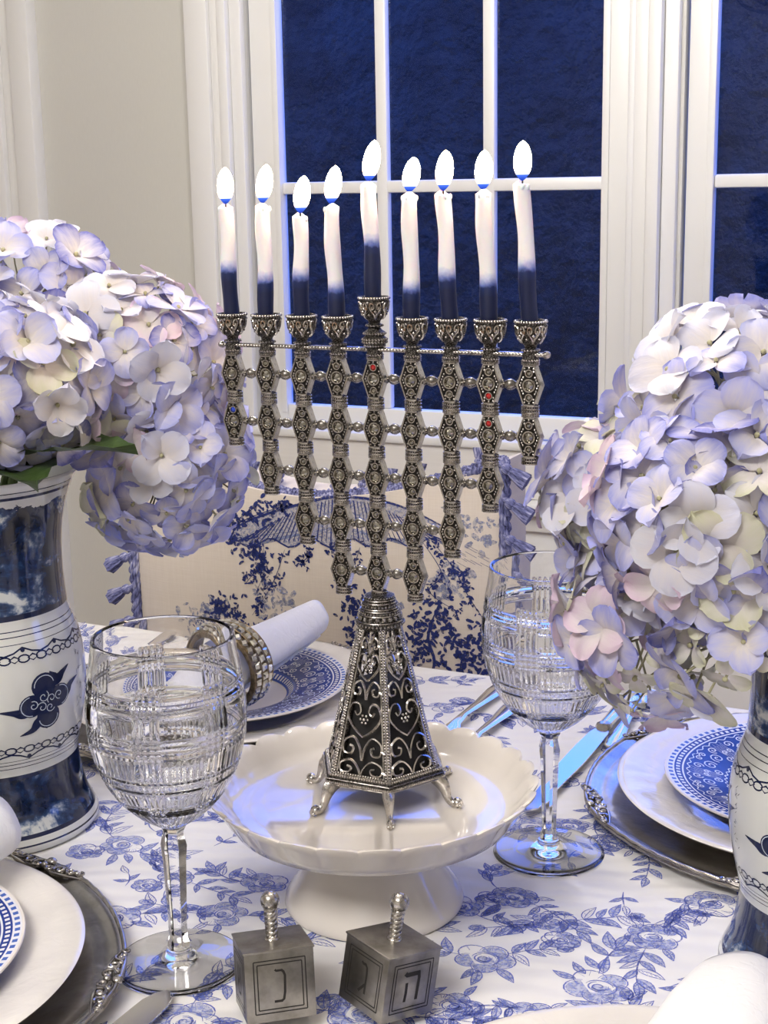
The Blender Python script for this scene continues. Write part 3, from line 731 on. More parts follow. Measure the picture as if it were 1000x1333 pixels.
# collar under / over each link
def collar(zc, hh=.0032):
    q.cur = 1; q.lathe([(.0044, zc - hh), (.0054, zc - hh + .0003), (.0054, zc - hh * .55), (.0047, zc - hh * .45), (.0047, zc + hh * .45), (.0054, zc + hh * .55), (.0054, zc + hh - .0003), (.0044, zc + hh)], 20, Matrix.Diagonal((1, .72, 1, 1)))
    q.cur = 0
    for zz in (zc - hh * .95, zc, zc + hh * .95): q.tube([(.0055 * math.cos(2 * PI * k / 20), .0040 * math.sin(2 * PI * k / 20), zz) for k in range(20)], .00038, 4, closed=True)
    for zz in (zc - hh * .5, zc + hh * .5):
        for k in range(22): a = 2 * PI * k / 22; r_ = .0052; q.ball((r_ * math.cos(a), r_ * .72 * math.sin(a), zz), .00058, 5, 4)
collar(-Hd - .0021, .0021); collar(Hd + .0011, .0011)
lm = q.mesh('jewelled_link', SD, 35)
q = MB(); q.prism([(x * .995, z * .995) for x, z in i0], -Dp + .00045, -Dp + .0010); rm = q.mesh('recessed_ground', MT['recess'], 0)
def gemmesh(r, mt, h=.0016):
    g_ = MB(); n = 8
    v = [(r * math.cos(2 * PI * k / n), 0, r * math.sin(2 * PI * k / n)) for k in range(n)] + [(r * .34 * math.cos(2 * PI * (k + .5) / n), -h, r * .34 * math.sin(2 * PI * (k + .5) / n)) for k in range(n)]
    f = [tuple(range(n, 2 * n))[::-1]] + [(k, (k + 1) % n, n + k) for k in range(n)] + [((k + 1) % n, n + (k + 1) % n, n + k) for k in range(n)]
    g_.add(v, f); return g_.mesh('gem', mt, 0)
gL, gS, gR, gB = gemmesh(.0034, MT['gem'], .0020), gemmesh(.0020, MT['gem']), gemmesh(.0020, MT['red_gem']), gemmesh(.0020, MT['blue_gem'])
q = MB(); gap = PX - 2 * Wd
q.lathe([(.0016, -.0056), (.0024, -.005), (.0016, -.0040), (.0021, -.0035), (.0034, -.0012), (.0036, 0), (.0034, .0012), (.0021, .0035), (.0016, .0040), (.0024, .005), (.0016, .0056)], 12, Matrix.Rotation(PI / 2, 4, 'Y'))
for k in range(4):
    for sx in (-1, 1): q.ball((sx * .0048, .0021 * math.cos(k * PI / 2), .0021 * math.sin(k * PI / 2)), .0009, 5, 4)
cm = q.mesh('bead_connector', MT['silver_dim'], 60)
rows = [range(-4, 5), range(-4, 5), range(-3, 4), range(-2, 3), range(-1, 2)]
for r_, cols in enumerate(rows):
    zc = ZR1 - r_ * PZ
    for c_ in cols:
        lk = inst('jewelled_link', lm, men, (c_ * PX, 0, zc))
        inst('recessed_ground', rm, lk); inst('gem', gL, lk, (0, -Dp + .0004, 0))
        up = gB if (r_, c_) == (1, -4) else gR if (r_, c_) in ((0, 0), (1, 3)) else gS
        dn = gR if (r_, c_) == (0, 3) else gS
        inst('gem', up, lk, (0, -Dp + .0004, .0075)); inst('gem', dn, lk, (0, -Dp + .0004, -.0075))
        if c_ != cols[-1]: inst('bead_connector', cm, men, (c_ * PX + PX / 2, 0, zc))
# crossbar
BZ = 1.1236 - MZ
q = MB(); q.bevbox(-.1115, .1135, -.0026, .0026, BZ - .0013, BZ + .0013, .0006)
for k in range(102):
    x = -.111 + .224 * k / 101
    q.ball((x, -.0024, BZ), .0012, 6, 4)
for x in (-.1125, .1145): q.ball((x, 0, BZ), .0027, 8, 6, (1, 1.3, .9))
q.build('crossbar', S, men, smooth=50)
# candle cups
def cup_mesh(tall):
    q = MB(); o = .0125 if tall else 0
    if tall:
        q.cur = 1; q.lathe([(.0042, -.001), (.0062, .0008), (.0062, .0018), (.0074, .0026), (.0076, .0062), (.0062, .0072), (.0066, .0086), (.0070, .0098), (.0048, .0112), (.0038, .0125)], 28)
        q.cur = 0
        for zz, rr in ((.0013, .0063), (.0036, .0077), (.0053, .0077), (.0090, .0069)):
            for k in range(24): a = 2 * PI * k / 24; q.ball((rr * math.cos(a), rr * math.sin(a), zz), .0009, 5, 4)
    P = [(.0036, o + .0), (.0052, o + .0010), (.0052, o + .0019), (.0036, o + .0028), (.0040, o + .0045), (.0068, o + .0070), (.0086, o + .0110), (.0092, o + .0160), (.0096, o + .0180), (.0099, o + .0192), (.0092, o + .0198), (.0084, o + .0192), (.0080, o + .0150), (.0072, o + .0105), (.0, o + .0085)]
    q.cur = 1; q.lathe(P, 32); q.lathe([(.0044, -.0062), (.0050, -.0056), (.0050, -.0030), (.0044, .0006)], 20); q.cur = 0
    for k in range(18): a = 2 * PI * k / 18; q.ball((.0050 * math.cos(a), .0050 * math.sin(a), -.0046), .0008, 5, 4)
    def cs_(a, z):
        r = np.interp(z, [.0045, .0070, .0110, .0160, .0180], [.0040, .0068, .0086, .0092, .0096]) + .0002
        return (r * math.cos(a), r * math.sin(a), o + z)
    for k in range(6):
        a0 = k * PI / 3
        for sg in (-1, 1):
            pts = catmull([(0, .0058), (.10, .0085), (.40, .0125), (.36, .0158), (.16, .0155), (.12, .0130), (.24, .0120), (.27, .0138)], 4)
            q.tube([cs_(a0 + sg * a, z) for a, z in pts], .0007, 5)
        q.ball(cs_(a0, .0105), .0011, 6, 4); q.ball(cs_(a0 + PI / 6, .0162), .0010, 6, 4); q.ball(cs_(a0 + PI / 6, .0085), .0009, 6, 4)
    for k in range(34): a = 2 * PI * k / 34; q.ball((.0097 * math.cos(a), .0097 * math.sin(a), o + .0188), .00095, 6, 4)
    for k in range(16): a = 2 * PI * k / 16; q.ball((.0052 * math.cos(a), .0052 * math.sin(a), o + .0015), .0008, 5, 4)
    return q.mesh('candle_cup', SD, 45)
cu, cut = cup_mesh(False), cup_mesh(True)
for c_ in range(-4, 5): inst('candle_cup', cut if c_ == 0 else cu, men, (c_ * PX, 0, BZ + .0012))

# ------------------------------------------------------------------ candles
ctop = [270, 269, 282, 270, 241, 255, 253, 252, 240]; cx_ = [294, 342, 391, 431, 480, 533, 577, 629, 680]
cblu = [352, 366, 362, 378, 318, 378, 362, 370, 350]
ftop = [(293, 219), (346, 215), (395, 230), (437, 216), (487, 184), (538, 205), (581, 197), (629, 196), (680, 185)]
fbas = [(294, 267), (341, 266), (390, 279), (431, 266), (479, 238), (532, 251), (577, 250), (627, 248), (679, 237)]
where = ['outermost menorah cup toward the grey wall', 'second menorah cup in from the grey wall end', 'third menorah cup in from the grey wall end', 'menorah cup beside the centre, toward the grey wall',
         'raised centre cup of the menorah', 'menorah cup beside the centre, toward the window post', 'third menorah cup in from the window post end', 'second menorah cup in from the window post end', 'outermost menorah cup toward the window post']
rc = random.Random(3)
for k in range(9):
    x0 = MX + (k - 4) * PX; zb = MZ + BZ + .0012 + (.0125 if k == 4 else 0) + .0088
    zt = aty(cx_[k], ctop[k], MY).z; zbl = aty(cx_[k], cblu[k], MY).z; L = zt - zb
    c = empty('candle', (x0, MY, zb), label='lit white and navy candle in the ' + where[k], cat='candle', group='lit candles in the menorah')
    topx = aty(cx_[k], ctop[k], MY).x - x0
    topx = max(-.006, min(.006, topx)); ph = rc.uniform(0, 6)
    n = 16; pts = []; rr = []
    for i in range(n + 1):
        t = i / n
        pts.append((topx * t + .0006 * math.sin(t * 9 + ph) * t, .0005 * math.sin(t * 7 + ph), L * t)); rr.append(.0054 - .0006 * t + .00025 * math.sin(t * 13 + ph))
    rr[-1] = .0049; pts.append((topx, 0, L + .0006)); rr.append(.0030)
    q = MB(); q.tube(pts, rr, 16)
    for m_ in range(3): a = rc.uniform(0, 6.3); q.ball((topx * .97 + .0044 * math.cos(a), .0044 * math.sin(a), L - .0014), .0012, 6, 5, (1, 1, 1.6))
    bo = q.build('wax', MT['wax'], c, smooth=60); bo.color = ((zbl - zb) * 10, 0, 0, 1)
    MB().tube([(topx, 0, L), (topx + .0002, 0, L + .003), (topx + .0008, 0, L + .0065)], [.0006, .0005, .0004], 5).build('wick', MT['wick'], c)
    ft, fb = aty(*ftop[k], MY), aty(*fbas[k], MY); hh = ft.z - fb.z; lean = max(-.004, min(.005, ft.x - fb.x))
    q = MB(); pr = catmull([(.0006, 0), (.0022, .06), (.0040, .18), (.0052, .36), (.0053, .55), (.0043, .76), (.0023, .92), (.0, 1.0)], 4)
    q.lathe([(max(r, 0), z * hh) for r, z in pr], 20)
    q.v = [(x + lean * (z / hh) ** 1.0, y, z) for x, y, z in q.v]
    q.build('flame', MT['flame'], c, (topx, 0, L + .0022), smooth=180)

# ------------------------------------------------------------------ dreidels
def dreidel(c0, eul, size, k, label, letters):
    c = CAM + (Vector(c0) - CAM) * k; s = size * k
    r = empty('dreidel', c, label=label, cat='dreidel', group='pewter dreidels before the cake stand')
    r.rotation_mode = 'XYZ'; r.rotation_euler = eul
    h = s / 2
    q = MB(); q.bevbox(-h, h, -h, h, -h, h - .0006, .0008); q.build('body', MT['pewter'], r)
    MB().bevbox(-h - .0006, h + .0006, -h - .0006, h + .0006, h - .0008, h + .0006, .0005).build('lid', MT['pewter'], r)
    MB().add([(-h * .6, -h * .6, -h), (h * .6, -h * .6, -h), (h * .6, h * .6, -h), (-h * .6, h * .6, -h), (0, 0, -h - .0035)], [(0, 1, 4), (1, 2, 4), (2, 3, 4), (3, 0, 4)]).build('point', MT['pewter'], r, smooth=0)
    q = MB(); n = 40; sh = .0185                                     # twisted spindle
    for st_ in range(3):
        q.tube([(.0017 * math.cos(i / n * 2.2 * 2 * PI + st_ * 2.094), .0017 * math.sin(i / n * 2.2 * 2 * PI + st_ * 2.094), h + .0006 + sh * i / n) for i in range(n + 1)], [.0021 + .0006 * i / n for i in range(n + 1)], 7)
    q.lathe([(.0046, h + .0005), (.0046, h + .0012), (.0032, h + .0022)], 16)
    sp = q.build('spindle', MT['silver_smooth'], r, smooth=60)
    MB().ball((0, 0, h + .0006 + sh + .0040), .0058, 20, 14).build('knob', MT['silver_smooth'], sp, smooth=180)
    faces = {'front': Matrix.Identity(4), 'side': Matrix.Rotation(-PI / 2, 4, 'Z'), 'right': Matrix.Rotation(PI / 2, 4, 'Z'), 'back': Matrix.Rotation(PI, 4, 'Z')}
    for fc, let in letters.items():
        Mt = faces[fc]
        fn = lambda u, v, l: Mt @ Vector((u, -h - .00008 - l, v))
        p = Print(fn)
        for e in (.74, .64):
            a = h * e
            for P_ in ([(-a, -a), (a, -a)], [(a, -a), (a, a)], [(a, a), (-a, a)], [(-a, a), (-a, -a)]): p.stroke(P_, .0007, taper=False)
        p.build('engraved_border', MT['engrave'], r)
        p = Print(fn); g_ = h * .47
        for P_, wd in let: p.stroke([(x * g_, z * g_) for x, z in P_], wd * g_, taper=False)
        p.build('engraved_letter', MT['engrave'], r)
    return r
NUN = [([(-.30, 1.0), (-.22, .92), (.16, .92)], .14), ([(.08, .95), (.22, .82), (.30, .60), (.26, -.40), (.18, -.82), (.05, -.92)], .15), ([(.1, -.92), (-.40, -.92)], .15)]
GIM = [([(-.30, 1.0), (-.18, .90), (.12, .92)], .18), ([(.05, .95), (.22, .75), (.26, .40), (.24, -.95)], .18), ([(.20, -.35), (-.05, -.62), (-.36, -.95)], .18)]
HE = [([(-.62, .95), (-.50, .82), (.58, .82)], .30), ([(.48, .90), (.55, .5), (.50, -.95)], .24), ([(-.42, .30), (-.40, -.40), (-.46, -.95)], .22)]
SHIN = [([(-.6, .9), (-.5, -.2), (-.3, -.85), (.3, -.85), (.55, -.2), (.6, .9)], .18), ([(0, .9), (.02, .1), (-.3, -.3)], .18)]
dreidel((-.0101, -.1473, .7608), (-.1978, .0162, .6967), .042, .966, 'square pewter dreidel engraved nun, standing beside the stem of a wine glass', {'front': NUN, 'side': SHIN, 'right': HE, 'back': GIM})
dreidel((.0441, -.0982, .7486), (.0285, .1722, 1.1204), .042, .938, 'square pewter dreidel tipped on its point, engraved gimel and he', {'front': HE, 'side': GIM, 'right': SHIN, 'back': NUN})

# ------------------------------------------------------------------ wine glasses
def wine_glass(x, y, rz, label):
    r = empty('wine_glass', (x, y, TZ + .0006), rz, label=label, cat='wine glass', group='cut crystal wine glasses')
    return r
gw = wine_glass(-.0805, -.143, .35, 'cut crystal wine glass beside the pewter dreidels and the cake stand')
NA, NV = 300, 120
bp = catmull([(.0080, .0935), (.0125, .0965), (.0225, .1040), (.0335, .1160), (.0425, .1330), (.0474, .1520), (.0484, .1680), (.0470, .1860), (.0440, .2040), (.0428, .2140)], 14)
def smooth01(a, b, x): t = max(0, min(1, (x - a) / (b - a))); return t * t * (3 - 2 * t)
def cut(r, z, a, j):
    d = 0.0
    nb = 7; ph = (a * nb / (2 * PI)) % 1.0
    inb = smooth01(.02, .05, ph) * (1 - smooth01(.40, .43, ph))
    vfade = smooth01(.100, .108, z) * (1 - smooth01(.1925, .1945, z))
    gv = .5 - .5 * math.cos(2 * PI * ((ph - .035) / .385) * 4)
    dv = inb * vfade * gv
    dh = 0
    for za, zb in ((.1905, .1785), (.1670, .1530), (.1400, .1270), (.1190, .1110)):
        if zb < z < za: dh = max(dh, (.5 - .5 * math.cos(2 * PI * (z - zb) / (za - zb) * 4)))
    base = (1 - smooth01(.108, .116, z)) * smooth01(.095, .1, z) * (.5 - .5 * math.cos(a * 36))
    blank = .45 * smooth01(.112, .118, z) * (1 - smooth01(.150, .153, z)) * (.5 - .5 * math.cos(a * 70))
    d = max(dv, dh * .9, base * .8, blank) if not (dv > 0 and dh > 0) else .5 * (dv + dh)
    return r - .0014 * d, z
outer = bp; inner = [(max(r - .0026, .0), z + (.003 if i < 3 else 0)) for i, (r, z) in enumerate(bp)]
inner = [(r, z) for r, z in inner if z > .1]
rimc = [(.0424, .2149), (.0412, .2150), (.0404, .2142)]
pro = outer + rimc + [(r - .0002, z) for r, z in inner[::-1]] + [(0.0, .1005)]
no = len(outer)
def cutf(r, z, a, j): return cut(r, z, a, j) if j < no else (r, z)
pro = [(.0, .0930)] + pro
def cutf(r, z, a, j): return cut(r, z, a, j) if 1 <= j <= no else (r, z)
q = MB(); q.lathe(pro, NA, fr=cutf); q.build('bowl', MT['glass'], gw, smooth=35)
q = MB()                                        # faceted hexagonal stem
sp_ = [(.0, .0110), (.0072, .0115), (.0066, .0150), (.0058, .0180), (.0060, .0300), (.0074, .0700), (.0084, .0800), (.0064, .0880), (.0072, .0905), (.0085, .0929), (0, .0929)]
q.lathe(sp_, 6); q.build('stem', MT['glass'], gw, smooth=20)
q = MB(); q.lathe(catmull([(.0, .0), (.0370, .0), (.0384, .0008), (.0385, .0018), (.0372, .0026), (.0240, .0040), (.0130, .0062), (.0082, .0090), (.0070, .0109), (.0, .0109)], 5), 64); q.build('foot', MT['glass'], gw, smooth=40)
g2 = copy_tree(gw); g2.location = (.083, .095, TZ + .0006); g2.rotation_euler = (0, 0, .9); g2['label'] = 'cut crystal wine glass by the knife, partly covered by drooping hydrangeas'

# ------------------------------------------------------------------ vases
VP = catmull([(.0690, .0), (.0722, .0010), (.0735, .0045), (.0715, .0100), (.0655, .0240), (.0618, .0420), (.0606, .0560), (.0612, .0620), (.0640, .0740), (.0682, .0960), (.0700, .1200), (.0688, .1400), (.0650, .1560), (.0608, .1680), (.0594, .1760), (.0582, .2000), (.0590, .2250), (.0632, .2500), (.0700, .2680), (.0738, .2745)], 6)
def vr(z): return float(np.interp(z, [p[1] for p in VP], [p[0] for p in VP]))
def vase(x, y, rz, sc, label):
    r = empty('vase', (x, y, TZ + .0005), rz, label=label, cat='vase', group='blue and white porcelain vases'); r.scale = (sc, sc, sc)
    q = MB(); q.lathe([(.0, .0)] + VP + [(.0735, .2765), (.0722, .2766)], 96); q.f.pop(); q.m.pop(); q.build('body', MT['vase'], r, smooth=60)
    q = MB(); q.lathe([(.0722, .2766), (.0712, .2758)] + [(p[0] - .0035, p[1]) for p in VP[::-1] if p[1] > .012] + [(0, .0115)], 96); q.f.pop(-1) if len(q.f[-1]) > 4 else None; q.f = [f for f in q.f if len(f) == 4]; q.build('inside_glaze', MT['vinner'], r, smooth=60)
    on = lambda s_, z, l: ((vr(z) + .00025 + l) * math.cos(s_ / .066), (vr(z) + .00025 + l) * math.sin(s_ / .066), z)
    per = 2 * PI * .066; nb = 30
    for zc, sg in ((.1480, 1), (.0790, -1)):
        p = Print(on)
        for k in range(nb):
            s0 = per * k / nb; w_ = per / nb
            p.stroke(arc_pts(s0, zc, w_ * .30, .0026, 0, 2 * PI, 12), .0011, taper=False)
            p.stroke([(s0 + w_ * .2, zc), (s0 + w_ * .5, zc + .0022), (s0 + w_ * .8, zc)], .0013); p.stroke([(s0 + w_ * .2, zc), (s0 + w_ * .5, zc - .0022), (s0 + w_ * .8, zc)], .0009)
            if k % 2 == 0:
                p.stroke([(s0, zc + sg * .003), (s0 + w_ * .5, zc + sg * .0045), (s0 + w_, zc + sg * .0078), (s0 + w_ * 1.5, zc + sg * .0045), (s0 + w_ * 2, zc + sg * .003)], .0012, taper=False); p.fan(arc_pts(s0 + w_, zc + sg * .0062, .0018, .0018, 0, 6.28, 8))
        p.build('border_brushwork', MT['vnavy'], r)
    def cloud(s0, zc, k=1.0):
        p = Print(on); T = lambda L: [(s0 + a * k, zc + c_ * k) for a, c_ in L]
        for a, c_, rr in ((0, 0, .0080), (-.001, .0095, .0076), (.0090, .001, .0070), (-.0090, -.001, .0070), (.001, -.0095, .0074)): p.fan(arc_pts(s0 + a * k, zc + c_ * k, rr * k, rr * k * .95, 0, 2 * PI, 18))
        for L in ([(-.008, -.001), (-.014, -.004), (-.019, -.003), (-.027, -.0015)], [(.002, .012), (.008, .011), (.012, .0135), (.0175, .0165)], [(.008, .002), (.014, .0015), (.018, .005), (.0250, .0075)], [(.001, -.012), (-.005, -.0115), (-.009, -.0155), (-.0160, -.0175)]): p.tail(T(catmull(L, 5)), .0098 * k, .0004)
        m_ = p.build('cloud_motif', MT['vnavy'], r)
        p = Print(on)
        for a, c_, rr, a0 in ((-.002, .003, .0035, 0), (.003, .001, .0030, 3), (-.003, -.003, .0034, 2), (.002, -.004, .003, 5), (-.008, -.001, .003, 1), (.008, .002, .003, 4)): p.stroke([(s0 + (x) * k, zc + z * k) for x, z in spiral(a, c_, rr * .2, rr, a0, 1.15, 14)], .0006, .0002, False)
        for a, c_ in ((-.001, .0095), (.0090, .001), (-.0090, -.001), (.001, -.0095)): an = math.atan2(c_, a); p.stroke(T(arc_pts(a, c_, .0060, .0057, an - 1.5, an + 1.5, 10)), .0006, .0002, False)
        o = p.build('reserve_line', MT['vpale'], m_)
    for k in range(5): cloud(per * (k / 5), .1130, 1.3)
    for k in range(5):
        p = Print(on); s0 = per * ((k + .42) / 5); rr = random.Random(k)
        for row in range(4):
            zc = .136 - row * .012
            for t_ in range(5): a, c_ = rr.uniform(-.003, .003), rr.uniform(-.004, .004); an = rr.choice((0, 1.57, .8, -.6)); l_ = rr.uniform(.002, .004); p.stroke([(s0 + a, zc + c_), (s0 + a + l_ * math.cos(an), zc + c_ + l_ * math.sin(an))], .0009)
        p.build('brush_characters', MT['vnavy'], r)
    return r
ang = lambda x, y: math.atan2(CAM.y - y, CAM.x - x)
V1 = (-.324, -.014); V2 = (.291, .009); VS2 = .89
vase(V1[0], V1[1], ang(*V1) + math.radians(32), 1.0, 'tall blue and white porcelain vase beside the wine glass, before the grey wall')
vase(V2[0], V2[1], ang(*V2) - math.radians(22), VS2, 'blue and white porcelain vase beside the silver charger and the rolled napkin')

# ------------------------------------------------------------------ hydrangeas
def petal_mesh(L, W, cup, seed):
    rr = random.Random(seed); nu, nv = 7, 6; v = []; f = []; e = []
    for i in range(nu + 1):
        t = .5 - .5 * math.cos(PI * i / nu) if i else 0.0
        for j in range(nv + 1):
            s = j / nv * 2 - 1
            hwid = max(W * .05, W * .5 * (4 * t * (1 - t)) ** .5 * (.80 + .30 * t))
            x = t * L; y = s * hwid
            z = cup * (s * s) * W * .5 * (.3 + t * .7) + .16 * L * math.sin(t * 2.2) - .22 * L * t * t + .035 * L * math.sin(4 * s + seed) * t
            v.append((x + .0015, y, z)); e.append(max(t ** 1.2, abs(s) ** 1.5 * min(1, t * 2)))
    for i in range(nu):
        for j in range(nv): a = i * (nv + 1) + j; f.append((a, a + nv + 1, a + nv + 2, a + 1))
    me = bpy.data.meshes.new('petal'); me.from_pydata(v, [], f); me.materials.append(MT['petal'])
    me.polygons.foreach_set('use_smooth', [True] * len(f)); at = me.attributes.new('edge', 'FLOAT', 'POINT'); at.data.foreach_set('value', e); me.update(); return me
petals = [petal_mesh(.0205, .0225, .22, 1), petal_mesh(.0215, .0240, .10, 2), petal_mesh(.0195, .0215, .40, 3), petal_mesh(.0210, .0230, -.10, 4)]
spetals = [petal_mesh(.0115, .0105, .25, 5), petal_mesh(.0125, .0115, .05, 6)]
def eye_mesh(L):
    q = MB(); q.ball((0, 0, .0018), .0016, 7, 5); q.tube([(0, 0, .0005), (.001, 0, -L * .4), (0, .001, -L)], [.0008, .0007, .0009], 5); return q.mesh('floret', MT['pedicel'], 60)
LAV, PALE, WHITE, PINK, DEEP, CREAM = (.34, .36, .74), (.48, .50, .84), (.70, .71, .84), (.70, .55, .68), (.21, .22, .57), (.66, .66, .48)
leafm = []
def leaf_mesh(L, W):
    q = MB(); nu, nv = 10, 6
    for i in range(nu + 1):
        t = i / nu
        for j in range(nv + 1):
            s = j / nv * 2 - 1; hwid = W * .5 * math.sin(PI * t ** .75) ** .8 * (1 + .05 * ((i % 2) - .5)) if 0 < t < 1 else .0005
            q.v.append((t * L, s * hwid, .10 * W * abs(s) - .25 * L * t * t + .02 * W * math.cos(i * 3.1) * abs(s)))
    for i in range(nu):
        for j in range(nv): a = i * (nv + 1) + j; q.f.append((a, a + nv + 1, a + nv + 2, a + 1))
    return q.mesh('leaf', MT['leaf'], 60)
LEAF = leaf_mesh(.10, .065)
hr_ = random.Random(21)
def hydrangea(px, py, y, R, vpos, vtop, label, weights, nfl, small=0.0, facing=.35, squash=1.0, leaves=(), group=None, seed=0, centre=None):
    rr = random.Random(100 + seed)
    c = centre or aty(px, py, y); base = Vector((vpos[0] + rr.uniform(-.015, .015), vpos[1] + rr.uniform(-.015, .015), vtop - .12))
    root = empty('hydrangea', base, label=label, cat='hydrangea', group=group)
    cl = c - base
    mid = Vector((vpos[0] - base.x + (c.x - vpos[0]) * .25, vpos[1] - base.y + (c.y - vpos[1]) * .25, vtop - base.z + .012))
    MB().tube(catmull([(0, 0, 0), tuple(mid * .5), tuple(mid), tuple(mid.lerp(cl, .6) + Vector((0, 0, .012))), tuple(cl)], 5), .0036, 8).build('stalk', MT['stem'], root)
    em = eye_mesh(R * .75)
    tocam = (CAM - c).normalized()
    n = 0; k = 0; N_ = int(nfl / .72)
    for k in range(N_):
        z = 1 - 2 * (k + .5) / N_; a = k * 2.39996 + rr.uniform(-.12, .12); s = math.sqrt(1 - z * z)
        nn = Vector((s * math.cos(a), s * math.sin(a), z + rr.uniform(-.06, .06))).normalized()
        if nn.dot(tocam) < -facing: continue
        dist = R * rr.uniform(.84, 1.0)
        p = cl + Vector((nn.x, nn.y, nn.z * squash)) * dist
        if (base + p - Vector((vpos[0], vpos[1], 0))).xy.length < .095 and (base + p).z < vtop + .030: continue
        fl = inst('floret', em, root, p)
        up = (nn + Vector((rr.uniform(-1, 1), rr.uniform(-1, 1), rr.uniform(-1, 1))) * .34).normalized()
        fl.rotation_mode = 'QUATERNION'; fl.rotation_quaternion = up.to_track_quat('Z', 'Y') @ Quaternion((0, 0, 1), rr.uniform(0, 6.3))
        sm = rr.random() < small * (1.0 if nn.z < .2 else .3)
        sc = rr.uniform(.82, 1.18); fl.scale = (sc, sc, sc)
        col = CREAM if sm else rr.choices([LAV, PALE, WHITE, PINK, DEEP, CREAM], weights)[0]
        jit = rr.uniform(.88, 1.08)
        lift = rr.uniform(-.05, .45)
        for m_ in range(4):
            pe = inst('petal', rr.choice(spetals if sm else petals), fl)
            pe.rotation_euler = (rr.uniform(-.22, .22), -lift + rr.uniform(-.18, .18), m_ * PI / 2 + rr.uniform(-.18, .18))
            j2 = jit * rr.uniform(.94, 1.05); pe.color = (min(1, col[0] * j2), min(1, col[1] * j2), min(1, col[2] * jit), 1)
    for (lx, ly, lz, yaw, pitch) in leaves:
        lf = inst('leaf', LEAF, root, Vector((lx, ly, lz)) - base, (0, pitch, yaw))
    return root
GA, GB = 'hydrangeas in the vase before the grey wall', 'hydrangeas in the vase beside the charger'
vt1, vt2 = TZ + .276, TZ + .276 * VS2
W1_ = [3, 5, 5, 1.5, .6, .3]; W2_ = [5, 5, 2, 1, 3, .5]; W3_ = [6, 5, 2.5, 1.5, 2.5, .8]; W4_ = [4, 3, 2, 2, 3, 3]
hydrangea(42, 428, .07, .079, V1, vt1, 'large whitish lavender hydrangea head, highest in the vase before the grey wall', W1_, 74, group=GA, seed=1)
hydrangea(172, 487, .055, .071, V1, vt1, 'pale pink-tinged hydrangea head leaning from the vase toward the menorah', [3, 4, 5, 3, .8, .4], 72, group=GA, seed=2)
hydrangea(216, 608, .05, .060, V1, vt1, 'lavender-blue hydrangea head drooping lowest, over the chair beside the menorah', W2_, 66, group=GA, seed=3, small=.1)
hydrangea(18, 500, -.05, .058, V1, vt1, 'wide-petalled lavender hydrangea head low over the rim of the vase, by a green leaf', [4, 5, 4, 1, 1.5, .3], 60, group=GA, seed=4,
          leaves=[(*aty(38, 600, -.045), 1.2, -1.2), (*aty(8, 604, -.06), .1, -.35), (*aty(-10, 610, -.05), -.6, -.25)])
hydrangea(968, 566, .02, .073, V2, vt2, 'large pale lavender hydrangea head, highest in the vase beside the charger', W1_, 72, group=GB, seed=5)
hydrangea(822, 648, .022, .0535, V2, vt2, 'pink-tinged hydrangea head reaching out over the rim of the wine glass', [4, 4, 4, 4, 1.2, 1.5], 64, group=GB, seed=6, small=.2)
hydrangea(930, 680, -.04, .062, V2, vt2, 'broad lavender hydrangea head in the middle of the vase beside the charger', W3_, 66, group=GB, seed=7)
hydrangea(872, 800, .0, .064, V2, vt2, 'greenish-cream and violet hydrangea head drooping lowest, over the charger', W4_, 70, group=GB, seed=8, small=.5)
hydrangea(985, 815, -.035, .055, V2, vt2, 'cream and violet hydrangea head hanging over the neck of the vase beside the charger', W4_, 58, group=GB, seed=9, small=.4)

# ------------------------------------------------------------------ place settings
def scroll_print(p):
    n = 10
    for k in range(n):
        a0 = 2 * PI * k / n
        for sg in (-1, 1):
            for (a, r, rr, st_, tn) in ((.10, .080, .0065, 0, 1.6), (.20, .0885, .0045, 2, 1.4), (.21, .0730, .0045, 4, 1.4), (.04, .0905, .0032, 1, 1.3), (.28, .081, .003, 3, 1.2)):
                L = [(a0 + sg * (a + x / .082), r + y) for x, y in spiral(0, 0, rr * .12, rr, st_, tn, 16)]; p.stroke(L, .0011, taper=False)
        for t_ in range(7):
            a = a0 + .314 + (t_ - 3) * .022; p.stroke([(a, .070 + .003 * (t_ % 2)), (a + .012, .094 - .003 * (t_ % 2))], .0009)
        p.stroke([(a0 + x, .0955 + .0012 * math.sin(x * 60)) for x in np.linspace(0, .62, 40)], .0009, taper=False)
        p.stroke([(a0 + x, .0665 + .0010 * math.sin(x * 60)) for x in np.linspace(0, .62, 40)], .0009, taper=False)
    return p
BP = catmull([(.0, .0040), (.050, .0040), (.0560, .0050), (.0640, .0105), (.0800, .0150), (.1000, .0195), (.1125, .0215)], 5)
bz = lambda r: float(np.interp(r, [p[0] for p in BP], [p[1] for p in BP]))
class PolarPrint(Print):
    def stroke(s, pts, wd, lift=0.0, taper=True):
        P2 = [(r * math.cos(a), r * math.sin(a)) for a, r in pts]; Print.stroke(s, P2, wd, lift, taper)
pp = scroll_print(PolarPrint(lambda x, y, l: (x, y, bz(math.hypot(x, y)) + .0003 + l)))
